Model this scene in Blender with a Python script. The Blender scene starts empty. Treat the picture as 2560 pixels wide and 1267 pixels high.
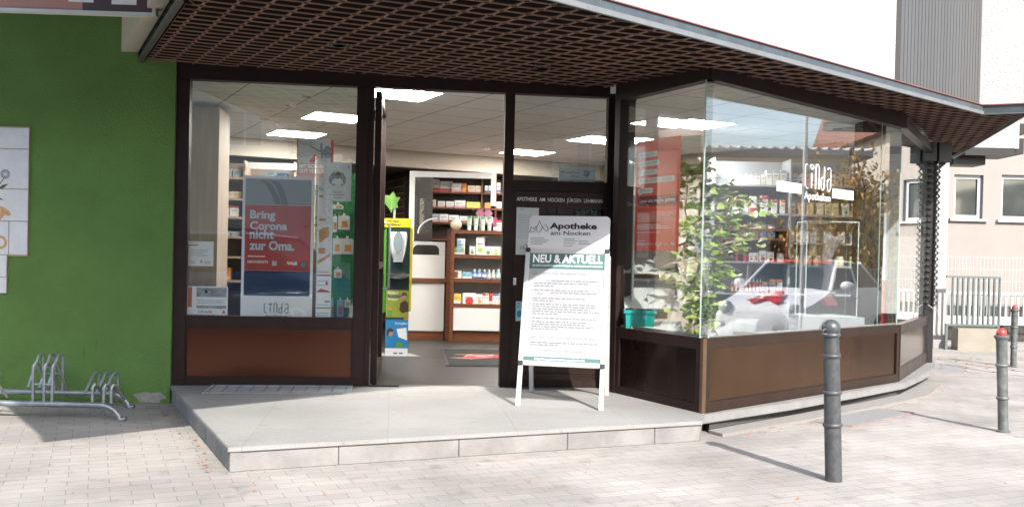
import bpy, bmesh, math, random
from mathutils import Vector, Matrix
random.seed(7)
SC = bpy.context.scene
COL = SC.collection
# ---------------------------------------------------------------- camera, light, exposure
CH = 1.21                                   # eye height above the pavement
FPX, PIT, ROLL, PPX, PPY = 2396.25, -.012013, .022469, 1280, 676.6
cd = bpy.data.cameras.new('camera'); cam = bpy.data.objects.new('camera', cd); COL.objects.link(cam)
cd.sensor_width = 36; cd.lens = 36*FPX/2560; cd.shift_y = (PPY-633.5)/2560
cd.clip_start = .05; cd.clip_end = 600
cam.location = (0, 0, CH)
cam.rotation_euler = (Matrix.Rotation(math.pi/2+PIT, 3, 'X') @ Matrix.Rotation(ROLL, 3, 'Z')).to_euler()
SC.camera = cam
SUND = Vector((-.48, 1.2, -1)).normalized()  # direction the sunlight travels
W = bpy.data.worlds.new('World'); SC.world = W; W.use_nodes = True
nt = W.node_tree; bg = nt.nodes['Background']
sky = nt.nodes.new('ShaderNodeTexSky'); sky.sky_type = 'NISHITA'; sky.sun_disc = False
sky.sun_elevation = math.asin(-SUND.z); sky.sun_rotation = math.atan2(-SUND.x, -SUND.y)
sky.dust_density = 2.0; sky.air_density = 1.0
nt.links.new(sky.outputs[0], bg.inputs[0]); bg.inputs[1].default_value = .15
sl = bpy.data.lights.new('sun', 'SUN'); sl.energy = 3.3; sl.angle = math.radians(.5); sl.color = (1, .955, .895)
so = bpy.data.objects.new('sun', sl); COL.objects.link(so); so.location = (6, -12, 12)
so.rotation_euler = SUND.to_track_quat('-Z', 'Y').to_euler()
SC.view_settings.view_transform = 'Standard'; SC.view_settings.look = 'None'
SC.view_settings.exposure = 1.42; SC.view_settings.gamma = 1
SC.render.engine = 'CYCLES'
cy = SC.cycles
cy.use_denoising = True; cy.max_bounces = 9; cy.diffuse_bounces = 4; cy.glossy_bounces = 4
cy.transparent_max_bounces = 24; cy.transmission_bounces = 6
cy.caustics_reflective = False; cy.caustics_refractive = False
# ---------------------------------------------------------------- measuring helpers (sight lines of the survey)
def ray(px, py):
    u, v = px-PPX, py-PPY
    c, s = math.cos(ROLL), math.sin(ROLL)
    u, v = u*c+v*s, -u*s+v*c
    x, y, z = u/FPX, 1.0, -v/FPX
    c, s = math.cos(PIT), math.sin(PIT)
    return Vector((x, y*c-z*s, y*s+z*c))
O = Vector((0, 0, CH))
def gz(px, py, z): r = ray(px, py); return O+r*((z-CH)/r.z)
def yd(px, py, Y): r = ray(px, py); return O+r*(Y/r.y)
def V3(p, z=0): return Vector((p[0], p[1], z))
class Fr:
    """flat frame of a face: u along, n outward, w up"""
    def __init__(s, o, u, w=(0, 0, 1), n=None):
        s.o = Vector(o); s.u = Vector(u).normalized(); s.w = Vector(w).normalized()
        s.n = Vector(n).normalized() if n else s.u.cross(s.w).normalized()
    def p(s, u, n, w): return s.o+s.u*u+s.n*n+s.w*w
    def q(s, px, py):
        r = ray(px, py); t = (s.o-O).dot(s.n)/r.dot(s.n); d = O+r*t-s.o
        return d.dot(s.u), d.dot(s.w)
def wallfr(a, b): return Fr(V3(a), V3(b)-V3(a))          # n points to the right of a->b, i.e. to the street
def depthfr(Y): return Fr((0, Y, 0), (1, 0, 0))
# ---------------------------------------------------------------- materials
MT = {}
def mat(name, col, rough=.6, metal=0, var=0, vs=6, bump=0, bs=60, spec=.5, emit=None, es=1, stretch=None, coat=0, col2=None, trans=0, grunge=0):
    if name in MT: return MT[name]
    m = bpy.data.materials.new(name); m.use_nodes = True; MT[name] = m
    n = m.node_tree; p = n.nodes['Principled BSDF']; L = n.links.new
    p.inputs['Base Color'].default_value = (*col, 1); p.inputs['Roughness'].default_value = rough
    p.inputs['Metallic'].default_value = metal; p.inputs['Specular IOR Level'].default_value = spec
    p.inputs['Coat Weight'].default_value = coat; p.inputs['Coat Roughness'].default_value = .05
    if trans: p.inputs['Transmission Weight'].default_value = trans
    geo = n.nodes.new('ShaderNodeNewGeometry'); mp = n.nodes.new('ShaderNodeMapping')
    L(geo.outputs['Position'], mp.inputs[0])
    if stretch: mp.inputs['Scale'].default_value = stretch
    if var or col2:
        t = n.nodes.new('ShaderNodeTexNoise'); t.inputs['Scale'].default_value = vs; t.inputs['Detail'].default_value = 7; t.inputs['Roughness'].default_value = .62
        L(mp.outputs[0], t.inputs[0])
        r = n.nodes.new('ShaderNodeValToRGB'); r.color_ramp.elements[0].position = .32; r.color_ramp.elements[1].position = .7
        c2 = col2 or tuple(min(1, c*(1+var)) for c in col); c1 = tuple(c*(1-var) for c in col) if not col2 else col
        r.color_ramp.elements[0].color = (*c1, 1); r.color_ramp.elements[1].color = (*c2, 1)
        L(t.outputs[0], r.inputs[0]); L(r.outputs[0], p.inputs['Base Color'])
        if grunge:
            a = n.nodes.new('ShaderNodeMath'); a.operation = 'MULTIPLY_ADD'; a.inputs[1].default_value = grunge; a.inputs[2].default_value = rough-grunge/2
            L(t.outputs[0], a.inputs[0]); L(a.outputs[0], p.inputs['Roughness'])
    if bump:
        t = n.nodes.new('ShaderNodeTexNoise'); t.inputs['Scale'].default_value = bs; t.inputs['Detail'].default_value = 4
        L(mp.outputs[0], t.inputs[0])
        b = n.nodes.new('ShaderNodeBump'); b.inputs['Strength'].default_value = bump; b.inputs['Distance'].default_value = .01
        L(t.outputs[0], b.inputs['Height']); L(b.outputs[0], p.inputs['Normal'])
    if emit:
        p.inputs['Emission Color'].default_value = (*emit, 1); p.inputs['Emission Strength'].default_value = es
    return m
def glassmat(name, r0=.055, tint=(.95, .975, .96), r1=1.0):
    m = bpy.data.materials.new(name); m.use_nodes = True; MT[name] = m; n = m.node_tree; L = n.links.new
    n.nodes.clear(); out = n.nodes.new('ShaderNodeOutputMaterial'); mx = n.nodes.new('ShaderNodeMixShader')
    tr = n.nodes.new('ShaderNodeBsdfTransparent'); tr.inputs[0].default_value = (*tint, 1)
    gl = n.nodes.new('ShaderNodeBsdfGlossy'); gl.inputs['Roughness'].default_value = 0; gl.inputs[0].default_value = (1, 1, 1, 1)
    lw = n.nodes.new('ShaderNodeLayerWeight'); lw.inputs[0].default_value = .5
    pw = n.nodes.new('ShaderNodeMath'); pw.operation = 'POWER'; pw.inputs[1].default_value = 3.5
    ma = n.nodes.new('ShaderNodeMath'); ma.operation = 'MULTIPLY_ADD'; ma.inputs[1].default_value = r1-r0; ma.inputs[2].default_value = r0
    L(lw.outputs['Facing'], pw.inputs[0]); L(pw.outputs[0], ma.inputs[0]); L(ma.outputs[0], mx.inputs[0])
    L(tr.outputs[0], mx.inputs[1]); L(gl.outputs[0], mx.inputs[2]); L(mx.outputs[0], out.inputs[0])
    return m
G = glassmat('window glass', .12, (.975, .99, .98)); GC = glassmat('clear acrylic', .03, (.97, .98, .98)); GD = glassmat('dark pane', .2, (.12, .13, .14))
def brickmat(name, c1, c2, mc, bw, bh, ms, rot, scale=1, rough=.8, off=.5, bump=.35, big=.16, plane='XY'):
    m = bpy.data.materials.new(name); m.use_nodes = True; MT[name] = m; n = m.node_tree; L = n.links.new; p = n.nodes['Principled BSDF']
    p.inputs['Roughness'].default_value = rough; p.inputs['Specular IOR Level'].default_value = .35
    geo = n.nodes.new('ShaderNodeNewGeometry'); mp = n.nodes.new('ShaderNodeMapping'); mp.inputs['Rotation'].default_value = (0, 0, -rot)
    L(geo.outputs['Position'], mp.inputs[0])
    wn = n.nodes.new('ShaderNodeTexNoise'); wn.inputs['Scale'].default_value = 3.0
    L(geo.outputs['Position'], wn.inputs[0])
    wm = n.nodes.new('ShaderNodeVectorMath'); wm.operation = 'MULTIPLY_ADD'; wm.inputs[1].default_value = (.012, .012, 0)
    L(wn.outputs['Color'], wm.inputs[0]); L(mp.outputs[0], wm.inputs[2])
    b = n.nodes.new('ShaderNodeTexBrick'); b.offset = off; b.inputs['Scale'].default_value = scale
    b.inputs['Brick Width'].default_value = bw; b.inputs['Row Height'].default_value = bh; b.inputs['Mortar Size'].default_value = ms; b.inputs['Mortar Smooth'].default_value = .3
    b.inputs['Bias'].default_value = -.25
    b.inputs['Color1'].default_value = (*c1, 1); b.inputs['Color2'].default_value = (*c2, 1); b.inputs['Mortar'].default_value = (*mc, 1)
    L(wm.outputs[0], b.inputs['Vector'])
    t = n.nodes.new('ShaderNodeTexNoise'); t.inputs['Scale'].default_value = 1.1; t.inputs['Detail'].default_value = 8
    L(geo.outputs['Position'], t.inputs[0])
    t2 = n.nodes.new('ShaderNodeTexNoise'); t2.inputs['Scale'].default_value = 140; t2.inputs['Detail'].default_value = 3
    L(geo.outputs['Position'], t2.inputs[0])
    r = n.nodes.new('ShaderNodeMapRange'); r.inputs[1].default_value = .3; r.inputs[2].default_value = .7; r.inputs[3].default_value = 1-big; r.inputs[4].default_value = 1+big
    r2 = n.nodes.new('ShaderNodeMapRange'); r2.inputs[1].default_value = .3; r2.inputs[2].default_value = .7; r2.inputs[3].default_value = .88; r2.inputs[4].default_value = 1.12
    L(t.outputs[0], r.inputs[0]); L(t2.outputs[0], r2.inputs[0])
    t3 = n.nodes.new('ShaderNodeTexNoise'); t3.inputs['Scale'].default_value = 5.5; t3.inputs['Detail'].default_value = 3
    L(geo.outputs['Position'], t3.inputs[0]); r3 = n.nodes.new('ShaderNodeMapRange'); r3.inputs[1].default_value = .60; r3.inputs[2].default_value = .72; r3.inputs[3].default_value = 1; r3.inputs[4].default_value = 1-big*.9
    L(t3.outputs[0], r3.inputs[0]); m0 = n.nodes.new('ShaderNodeMath'); m0.operation = 'MULTIPLY'; L(r.outputs[0], m0.inputs[0]); L(r3.outputs[0], m0.inputs[1])
    mu = n.nodes.new('ShaderNodeMath'); mu.operation = 'MULTIPLY'; L(m0.outputs[0], mu.inputs[0]); L(r2.outputs[0], mu.inputs[1])
    vm = n.nodes.new('ShaderNodeVectorMath'); vm.operation = 'SCALE'; L(b.outputs[0], vm.inputs[0]); L(mu.outputs[0], vm.inputs['Scale'])
    L(vm.outputs[0], p.inputs['Base Color'])
    bu = n.nodes.new('ShaderNodeBump'); bu.inputs['Strength'].default_value = bump; bu.inputs['Distance'].default_value = .006; bu.invert = True
    L(b.outputs['Fac'], bu.inputs['Height'])
    bu2 = n.nodes.new('ShaderNodeBump'); bu2.inputs['Strength'].default_value = .15; bu2.inputs['Distance'].default_value = .003
    L(t2.outputs[0], bu2.inputs['Height']); L(bu.outputs[0], bu2.inputs['Normal']); L(bu2.outputs[0], p.inputs['Normal'])
    return m
# ---------------------------------------------------------------- mesh builder
class MB:
    def __init__(s): s.v = []; s.f = []
    def add(s, vs, fs):
        k = len(s.v); s.v += [Vector(a) for a in vs]; s.f += [[i+k for i in f] for f in fs]; return s
    def box(s, fr, u0, u1, n0, n1, w0, w1):
        P = [fr.p(u, n, w) for w in (w0, w1) for n in (n0, n1) for u in (u0, u1)]
        return s.add(P, [(0, 1, 3, 2), (4, 6, 7, 5), (0, 4, 5, 1), (2, 3, 7, 6), (0, 2, 6, 4), (1, 5, 7, 3)])
    def wbox(s, c, d, rz=0):
        fr = Fr(c, (math.cos(rz), math.sin(rz), 0)); return s.box(fr, -d[0]/2, d[0]/2, -d[1]/2, d[1]/2, 0, d[2])
    def prism(s, pts, z0, z1):
        n = len(pts); f0 = z0 if callable(z0) else (lambda x, y: z0); f1 = z1 if callable(z1) else (lambda x, y: z1)
        P = [(a[0], a[1], f0(a[0], a[1])) for a in pts]+[(a[0], a[1], f1(a[0], a[1])) for a in pts]
        return s.add(P, [list(range(n))[::-1], [n+i for i in range(n)]]+[(i, (i+1) % n, n+(i+1) % n, n+i) for i in range(n)])
    def plate(s, fr, pts, n0, n1):
        k = len(pts); P = [fr.p(a[0], n0, a[1]) for a in pts]+[fr.p(a[0], n1, a[1]) for a in pts]
        return s.add(P, [list(range(k))[::-1], [k+i for i in range(k)]]+[(i, (i+1) % k, k+(i+1) % k, k+i) for i in range(k)])
    def face(s, fr, pts, n=0): return s.add([fr.p(a[0], n, a[1]) for a in pts], [list(range(len(pts)))])
    def rect(s, fr, u0, u1, w0, w1, n=0): return s.face(fr, [(u0, w0), (u1, w0), (u1, w1), (u0, w1)], n)
    def disc(s, fr, u, w, r, n=0, ry=None, k=20): return s.face(fr, [(u+r*math.cos(2*math.pi*i/k), w+(ry or r)*math.sin(2*math.pi*i/k)) for i in range(k)], n)
    def tube(s, pts, r, k=8, closed=False, cap=True):
        pts = [Vector(p) for p in pts]; n = len(pts); rs = r if isinstance(r, (list, tuple)) else [r]*n
        rings = []; up = None
        for i, p in enumerate(pts):
            a = pts[(i-1) % n] if (i or closed) else p; b = pts[(i+1) % n] if (i < n-1 or closed) else p
            t = (b-a).normalized()
            if up is None: up = Vector((0, 0, 1)) if abs(t.z) < .9 else Vector((1, 0, 0))
            x = t.cross(up).normalized(); up = x.cross(t).normalized()
            rings.append([p+(x*math.cos(2*math.pi*j/k)+up*math.sin(2*math.pi*j/k))*rs[i] for j in range(k)])
        V = [v for rg in rings for v in rg]; F = []
        for i in range(n if closed else n-1):
            a, b = i*k, ((i+1) % n)*k
            F += [(a+j, a+(j+1) % k, b+(j+1) % k, b+j) for j in range(k)]
        if cap and not closed: F += [list(range(k))[::-1], [(n-1)*k+j for j in range(k)]]
        return s.add(V, F)
    def lathe(s, c, prof, k=20, ax=(0, 0, 1), sx=1, sy=1):
        c = Vector(c); ax = Vector(ax).normalized(); x = Vector((1, 0, 0)) if abs(ax.x) < .9 else Vector((0, 1, 0))
        x = (x-ax*x.dot(ax)).normalized(); y = ax.cross(x); V = []; F = []
        for r, h in prof: V += [c+ax*h+(x*math.cos(2*math.pi*j/k)*sx+y*math.sin(2*math.pi*j/k)*sy)*max(r, 1e-4) for j in range(k)]
        for i in range(len(prof)-1): F += [(i*k+j, i*k+(j+1) % k, (i+1)*k+(j+1) % k, (i+1)*k+j) for j in range(k)]
        F += [list(range(k))[::-1], [(len(prof)-1)*k+j for j in range(k)]]
        return s.add(V, F)
    def text(s, txt, fr, u0, u1, w0, w1, n=.0015, bold=0, mirror=False, slant=0):
        vs, fs = textmesh(txt, bold)
        x0, x1 = min(v[0] for v in vs), max(v[0] for v in vs); y0, y1 = min(v[1] for v in vs), max(v[1] for v in vs)
        if w1 is None: w1 = w0+(u1-u0)*(y1-y0)/(x1-x0)
        P = []
        for a in vs:
            tx = (a[0]-x0)/(x1-x0); ty = (a[1]-y0)/(y1-y0)
            if mirror: tx = 1-tx
            P.append(fr.p(u0+(u1-u0)*tx, n, w0+(w1-w0)*ty+slant*tx))
        return s.add(P, fs)
    def build(s, name, m, parent=None, bevel=0, smooth=False, seg=2):
        org = parent['_o'] if parent is not None else (0, 0, 0)
        org = Vector(org)
        me = bpy.data.meshes.new(name); me.from_pydata([v-org for v in s.v], [], s.f)
        bm = bmesh.new(); bm.from_mesh(me)
        bmesh.ops.remove_doubles(bm, verts=bm.verts, dist=1e-5)
        bmesh.ops.recalc_face_normals(bm, faces=bm.faces)
        if bevel:
            es = [e for e in bm.edges if len(e.link_faces) == 2 and e.calc_face_angle(0) > .6]
            bmesh.ops.bevel(bm, geom=es, offset=bevel, segments=seg, affect='EDGES', clamp_overlap=True)
        bm.to_mesh(me); bm.free()
        me.materials.append(m)
        if smooth:
            for p in me.polygons: p.use_smooth = True
            if smooth != 'all':
                try: me.set_sharp_from_angle(angle=math.radians(38))
                except Exception: pass
        o = bpy.data.objects.new(name, me); COL.objects.link(o)
        if parent is not None:
            o.parent = parent; o['_o'] = tuple(org)
        return o
_tc = {}
def textmesh(txt, bold):
    if (txt, bold) in _tc: return _tc[(txt, bold)]
    cu = bpy.data.curves.new('t', 'FONT'); cu.body = txt; cu.offset = bold; cu.resolution_u = 3; cu.align_x = 'CENTER'
    ob = bpy.data.objects.new('t', cu); COL.objects.link(ob)
    dg = bpy.context.evaluated_depsgraph_get(); dg.update()
    me = bpy.data.meshes.new_from_object(ob.evaluated_get(dg))
    r = ([tuple(v.co) for v in me.vertices], [list(p.vertices) for p in me.polygons])
    bpy.data.objects.remove(ob); bpy.data.curves.remove(cu); bpy.data.meshes.remove(me); _tc[(txt, bold)] = r
    return r
def thing(name, label, cat, o=(0, 0, 0), group=None):
    e = bpy.data.objects.new(name, None); COL.objects.link(e); e.location = o; e.empty_display_size = .1
    e['_o'] = tuple(o); e['label'] = label; e['category'] = cat
    if group: e['group'] = group
    return e
def tag(o, label, cat, group=None):
    o['label'] = label; o['category'] = cat
    if group: o['group'] = group
    return o
def struct(o): o['kind'] = 'structure'; return o
def settle(o, c):
    """move the origin of a lone mesh to c"""
    c = Vector(c)
    for v in o.data.vertices: v.co -= c
    o.location = c; return o
def copy_thing(src, loc, rz=None, label=None, name=None):
    r = src.copy(); COL.objects.link(r); r.location = loc
    if rz is not None: r.rotation_euler.z = rz
    if label: r['label'] = label
    for ch in [o for o in list(COL.objects) if o.parent == src]:
        c = ch.copy(); COL.objects.link(c); c.parent = r
        for g in [o for o in list(COL.objects) if o.parent == ch]:
            d = g.copy(); COL.objects.link(d); d.parent = c
    return r
ORD = ['first', 'second', 'third', 'fourth', 'fifth', 'sixth', 'seventh', 'eighth', 'ninth', 'tenth', 'eleventh', 'twelfth', 'thirteenth', 'fourteenth']
# common paints
BRZ = mat('dark bronze aluminium', (.021, .010, .0085), .5, .0, spec=.25, var=.25, vs=9, grunge=.25)
BRZP = mat('bronze panel', (.105, .045, .03), .23, 1, var=.06, vs=2, grunge=.12)
BRZR = mat('brown bronze panel', (.19, .11, .062), .26, 1, var=.12, vs=3, grunge=.15, stretch=(1, 1, .25))
BRZF = mat('brown bronze frame', (.05, .03, .02), .36, .6, var=.2, vs=9, grunge=.3)
BLK = mat('black metal', (.012, .011, .012), .45, .2, var=.3, vs=20)
WHT = mat('white paint', (.78, .78, .76), .5, var=.04, vs=12)
PAPW = mat('white paper', (.9, .91, .92), .45)
WOOD = mat('cherry wood', (.15, .05, .02), .4, var=.3, vs=5, stretch=(1, 1, 8))
# ---------------------------------------------------------------- plan of the shop
S0 = (-2.69, 7.67); FE = (.85, 8.11)
C0 = (.85, 7.83); C1 = (1.38, 6.83); C2 = (3.67, 9.03); C3 = (4.80, 11.0)
FF = wallfr(S0, FE); BL = wallfr(C0, C1); BR = wallfr(C1, C2); B3 = wallfr(C2, C3)
dA = Vector((-.468, .884, 0)); dB = Vector((.884, .468, 0))
LF = (V3(C1)-V3(C0)).length; LR = (V3(C2)-V3(C1)).length; L3 = (V3(C3)-V3(C2)).length
def zs(x, y): return 2.30+.047*y-.017*x            # the soffit falls a little towards the street
def gs(px, py, dz=0):
    z = 2.6
    for _ in range(8): p = gz(px, py, z); z = zs(p.x, p.y)+dz
    return p
P14 = .14                                          # platform and shop floor level
# ================================================================ SETTING
PLX = (-1.54, 5.26); PRX = (1.32, 6.51)
rowrot = math.atan2(PRX[1]-PLX[1], PRX[0]-PLX[0])
ASPH = mat('asphalt', (.17, .17, .17), .85, var=.2, vs=3, bump=.5, bs=220)
b = MB(); b.prism([(-90, -90), (110, -90), (110, 110), (-90, 110)], -.6, -.12); struct(b.build('ground', ASPH))
PAVE = brickmat('grey concrete pavers', (.305, .284, .262), (.255, .243, .23), (.20, .185, .17), .2, .1, .0032, rowrot, big=.26, bump=.4)
pav = [(-30, 2.75), (5.2, 2.75), (5.3, 6.0), (7.65, 13.3), (9.5, 14.2), (9.5, 16.5), (-30, 16.5)]
b = MB(); b.prism(pav, -.12, 0); struct(b.build('pavement', PAVE))
KERB = mat('kerb stone', (.42, .41, .39), .8, var=.12, vs=5, bump=.3)
b = MB()
for i in range(3):
    A, B = Vector(pav[i]), Vector(pav[i+1]); fr = wallfr(A, B); L = (B-A).length
    k = int(L)
    for j in range(k): b.box(fr, j*L/k+.004, (j+1)*L/k-.004, 0.001, .12, -.12, .003)
struct(b.build('kerb', KERB, bevel=.006))
b = MB(); b.prism([(7.75, 4), (14, 4), (14, 13), (7.9, 13)], -.13, -.112); struct(b.build('bounce_ground', mat('pale bounce sheet', (.36, .35, .34), .85, var=.12, vs=2, bump=.3)))  # pale sheet added out of view to bounce sunlight onto the white car
b = MB(); pts = [(1.40, 6.86)]
# exposed aggregate margin strip hugging the bay
AGG = mat('exposed aggregate', (.35, .33, .31), .9, bump=1.0, bs=260, col2=(.22, .21, .19), vs=170)
inner = [(1.43, 6.84), (2.26, 7.62), (3.1, 8.42), (3.78, 9.12), (4.35, 10.0)]
outer = [(1.50, 6.70), (2.38, 7.48), (3.23, 8.27), (3.93, 8.99), (4.48, 9.92)]
b.prism(outer+inner[::-1], -.02, .022); struct(b.build('gravel strip', AGG)).name = 'kerb_strip'
# ---- entrance platform
STN = brickmat('platform stone', (.25, .245, .235), (.235, .23, .22), (.20, .195, .185), .8, .4, .003, math.atan2(.441, 3.54), off=0, bump=.12, big=.14)
STR = mat('riser stone', (.215, .208, .196), .8, var=.22, vs=4, bump=.3, bs=120)
plat = thing('entrance_step', 'low pale stone step slab in front of the open shop door', 'step', (0, 6, 0))
P0 = FF.p(-.03, .0, 0); pf = [(P0.x, P0.y), PLX, PRX, (1.40, 6.84), (.87, 7.85), (.86, 8.12)]
b = MB(); b.prism([pf[0], pf[1], pf[2], pf[3], pf[4], pf[5], tuple(FF.p(3.5, -.06, 0))[:2], tuple(FF.p(0, -.06, 0))[:2]], .112, P14); b.build('paving_slab', STN, plat, bevel=.004)
fr = wallfr(PLX, PRX); LP = (Vector(PRX)-Vector(PLX)).length
b = MB(); xs = [0.01, .62, 1.36, 2.1, 2.75, LP-.01]
for i in range(5): b.box(fr, xs[i]+.002, xs[i+1]-.002, -.08, -.012, 0.001, .108)
fl = wallfr(pf[0], PLX); LL = (Vector(PLX)-Vector(pf[0])).length
for i in range(6): b.box(fl, i*LL/6+.003, (i+1)*LL/6-.003, -.08, -.012, 0.001, .108)
fr2 = wallfr(PRX, (1.40, 6.86)); b.box(fr2, .01, .3, -.06, -.012, .001, .108)
b.build('riser', STR, plat, bevel=.003)
# metal grating in the platform
g = thing('grating', 'flat galvanised grating set in the step below the left shop window', 'grating', FF.p(.86, .25, .14))
GALV = mat('galvanised steel', (.30, .325, .34), .42, .7, var=.22, vs=14, grunge=.2, bump=.1)
b = MB(); b.box(FF, .30, 1.42, .04, .44, .141, .146); b.build('tray', mat('pale steel', (.50, .54, .57), .4, .3, var=.15, vs=20), g)
b = MB()
for i in range(11): b.box(FF, .33+i*.104, .336+i*.104, .05, .43, .1465, .152)
b.box(FF, .30, 1.42, .036, .05, .1465, .153); b.box(FF, .30, 1.42, .43, .444, .1465, .153); b.build('bar', GALV, g)
# ---- bay plinth
PLN = mat('white concrete sill', (.215, .21, .20), .7, var=.12, vs=6, bump=.2)
po = [(1.37, 6.76), (2.2, 7.49), (3.0, 8.27), (3.72, 9.0), (4.2, 9.72), (4.62, 10.4), (4.95, 11.15)]
pi = [(1.40, 6.90), (3.6, 9.02), (4.72, 11.05)]
b = MB(); b.prism(po+pi[::-1], .075, .137)
o = b.build('window_plinth', PLN, bevel=.006); settle(o, (3, 8.3, 0)); tag(o, 'white concrete ledge curving under the brown bay window', 'ledge')
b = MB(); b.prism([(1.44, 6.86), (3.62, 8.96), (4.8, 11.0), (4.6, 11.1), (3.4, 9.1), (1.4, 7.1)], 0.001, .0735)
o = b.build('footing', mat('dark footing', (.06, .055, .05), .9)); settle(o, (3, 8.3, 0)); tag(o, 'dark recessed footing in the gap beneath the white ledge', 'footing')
# ---- green wall
GRN = mat('green render', (.105, .21, .05), .9, var=.12, vs=2.2, bump=1.3, bs=85)
GW = wallfr((-14, 7.56), (-2.705, 7.63)); GL = (Vector((-2.705, 7.63))-Vector((-14, 7.56))).length
gw = thing('green_wall', 'bright green rendered house wall left of the shop window', 'wall', (-5, 7.6, 0))
b = MB(); b.box(GW, 0, GL, -.35, 0, 0.001, 3.25); b.build('render_coat', GRN, gw)
b = MB(); pp = []
for i in range(26):
    a = 2*math.pi*i/26; r = 1+.16*math.sin(3*a)+.1*math.sin(7*a+1)
    pp.append((GL-.16+.115*r*math.cos(a), max(.005, .04+.052*r*math.sin(a))))
b.face(GW, pp, .0015); b.build('bare_plaster', mat('bare plaster', (.27, .28, .25), .95, var=.2, vs=20, bump=.6), gw)
b = MB()
for (px, y0, y1) in ((210, 893, 868), (240, 880, 846)):
    u, w = GW.q(px, (y0+y1)/2); b.face(GW, [(u-.0015, w-.05), (u+.002, w-.03), (u+.0035, w+.05), (u+.001, w+.05)], .001)
b.build('scratch', mat('dark scratch', (.03, .1, .03), .9), gw)
# ---- tile mural on the green wall
mu = thing('tile_mural', 'stepped panel of white hand painted ceramic tiles on the green wall', 'mural', GW.p(GL-3.2, 0, 1.5))
TIL = mat('glazed white tile', (.62, .64, .66), .25, var=.06, vs=14, coat=.4)
GRT = mat('tan grout', (.38, .28, .2), .85)
def gwq(x0, y0, x1, y1):
    u0, w0 = GW.q(x0, y1); u1, w1 = GW.q(x1, y0); return u0, u1, w0, w1
u0, u1, w0, w1 = gwq(0, 318, 77, 640); ue = u1; ul = u1-1.3
b = MB(); b.box(GW, ul, ue, .0, .016, w0, w1); us = GW.q(20, 700)[0]; wb = GW.q(10, 733)[1]; b.box(GW, ul, us, 0, .0155, wb, w0-.0005); b.build('grout', GRT, mu)
b = MB(); rows = [GW.q(76, y)[1] for y in (321, 374, 474, 554, 638)]
for i in range(4):
    cuts = [ul, ul+.42, ul+.86, ue] if i < 3 else [ul, ul+.5, us+.012, ue]
    for j in range(3): b.box(GW, cuts[j]+.003, cuts[j+1]-.003, .0162, .022, rows[i+1]+.003, rows[i]-.003)
for (a, c) in ((rows[4], GW.q(10, 692)[1]), (GW.q(10, 692)[1], wb)):
    b.box(GW, ul+.003, ul+.5, .0162, .022, c+.003, a-.003); b.box(GW, ul+.506, us-.003, .0162, .022, c+.003, a-.003)
b.build('tile', TIL, mu, bevel=.0015)
fu, fw = GW.q(17, 436)
b = MB()
for k in range(13):
    a = 2*math.pi*k/13; c, s = math.cos(a), math.sin(a)
    b.face(GW, [(fu+.008*c, fw+.008*s), (fu+.034*c-.007*s, fw+.034*s+.007*c), (fu+.042*c, fw+.042*s), (fu+.034*c+.007*s, fw+.034*s-.007*c)], .0226)
b.build('painted_flower', mat('blue grey glaze', (.16, .19, .26), .3), mu)
b = MB(); b.face(GW, [(fu-.005, fw-.02), (fu-.11, fw-.17), (fu-.10, fw-.175), (fu+.003, fw-.02)], .0225)
b.face(GW, [(fu-.08, fw-.13), (fu-.02, fw-.085), (fu+.03, fw-.075), (fu-.01, fw-.11)], .0227); b.face(GW, [(fu-.1, fw-.15), (fu-.05, fw-.18), (fu, fw-.21), (fu-.05, fw-.2)], .0228)
b.build('painted_stem', mat('olive glaze', (.07, .1, .05), .3), mu)
cu, cw = GW.q(15, 528)
b = MB(); b.face(GW, [(cu+.05*math.cos(a)*1.0-.012*math.sin(a), cw+.032*math.sin(a)-.02*math.cos(a)) for a in [i*math.pi/9 for i in range(18)]], .0228)
b.face(GW, [(cu-.02, cw+.005), (cu-.10, cw-.085), (cu-.055, cw-.10), (cu+.015, cw-.015)], .0226)
b.build('painted_mushroom', mat('brown glaze', (.42, .22, .1), .3, col2=(.62, .4, .22), vs=30), mu); b = MB(); ru, rw = GW.q(4, 606); m1 = [(ru+.055*math.cos(a), rw+.055*math.sin(a)) for a in [i*math.pi/12 for i in range(24)]]; m2 = [(ru+.034*math.cos(a), rw+.034*math.sin(a)) for a in [i*math.pi/12 for i in range(24)]]
k = len(b.v); b.add([GW.p(x, .0228, y) for x, y in m1+m2], [(i, (i+1) % 24, 24+(i+1) % 24, 24+i) for i in range(24)])
b.build('painted_ring', MT['brown glaze'], mu)
# ---- canopy
K = (-1.74, 3.03)
L0 = gs(344.7, 155.8); L1 = gs(447, 0)
R1 = gs(2455, 285); R2 = gs(2572, 281); R3 = gs(2381.6, 396)
F1 = gs(1400, 6); dF = (R1-F1).normalized()
K = tuple((F1-dF*((F1.x+1.74)/dF.x)))[:2]
T2 = lambda p: (p[0], p[1])
cpoly = [T2(L0), T2(L1), K, T2(R1), T2(R2), T2(R3), (5.05, 11.75), (4.72, 11.0), (3.62, 9.06), (1.38, 6.88), (.86, 7.85), (.84, 8.12), (-2.72, 7.70)]
can = thing('canopy', 'brown expanded metal canopy projecting over the shop front', 'canopy', (1, 6.5, 2.6))
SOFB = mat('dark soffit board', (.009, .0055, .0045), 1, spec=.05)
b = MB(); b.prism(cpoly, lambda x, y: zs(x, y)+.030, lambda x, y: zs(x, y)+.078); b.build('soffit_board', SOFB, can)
def inpoly(x, y, P):
    r = False; n = len(P)
    for i in range(n):
        x1, y1 = P[i][:2]; x2, y2 = P[(i+1) % n][:2]
        if (y1 > y) != (y2 > y) and x < (x2-x1)*(y-y1)/(y2-y1)+x1: r = not r
    return r
e1 = Vector((.143, .066)); e2 = Vector((-.066, .130))
b = MB(); N0 = Vector((-.57, 5.45)); e1h, e2h = e1/2, e2/2
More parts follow.
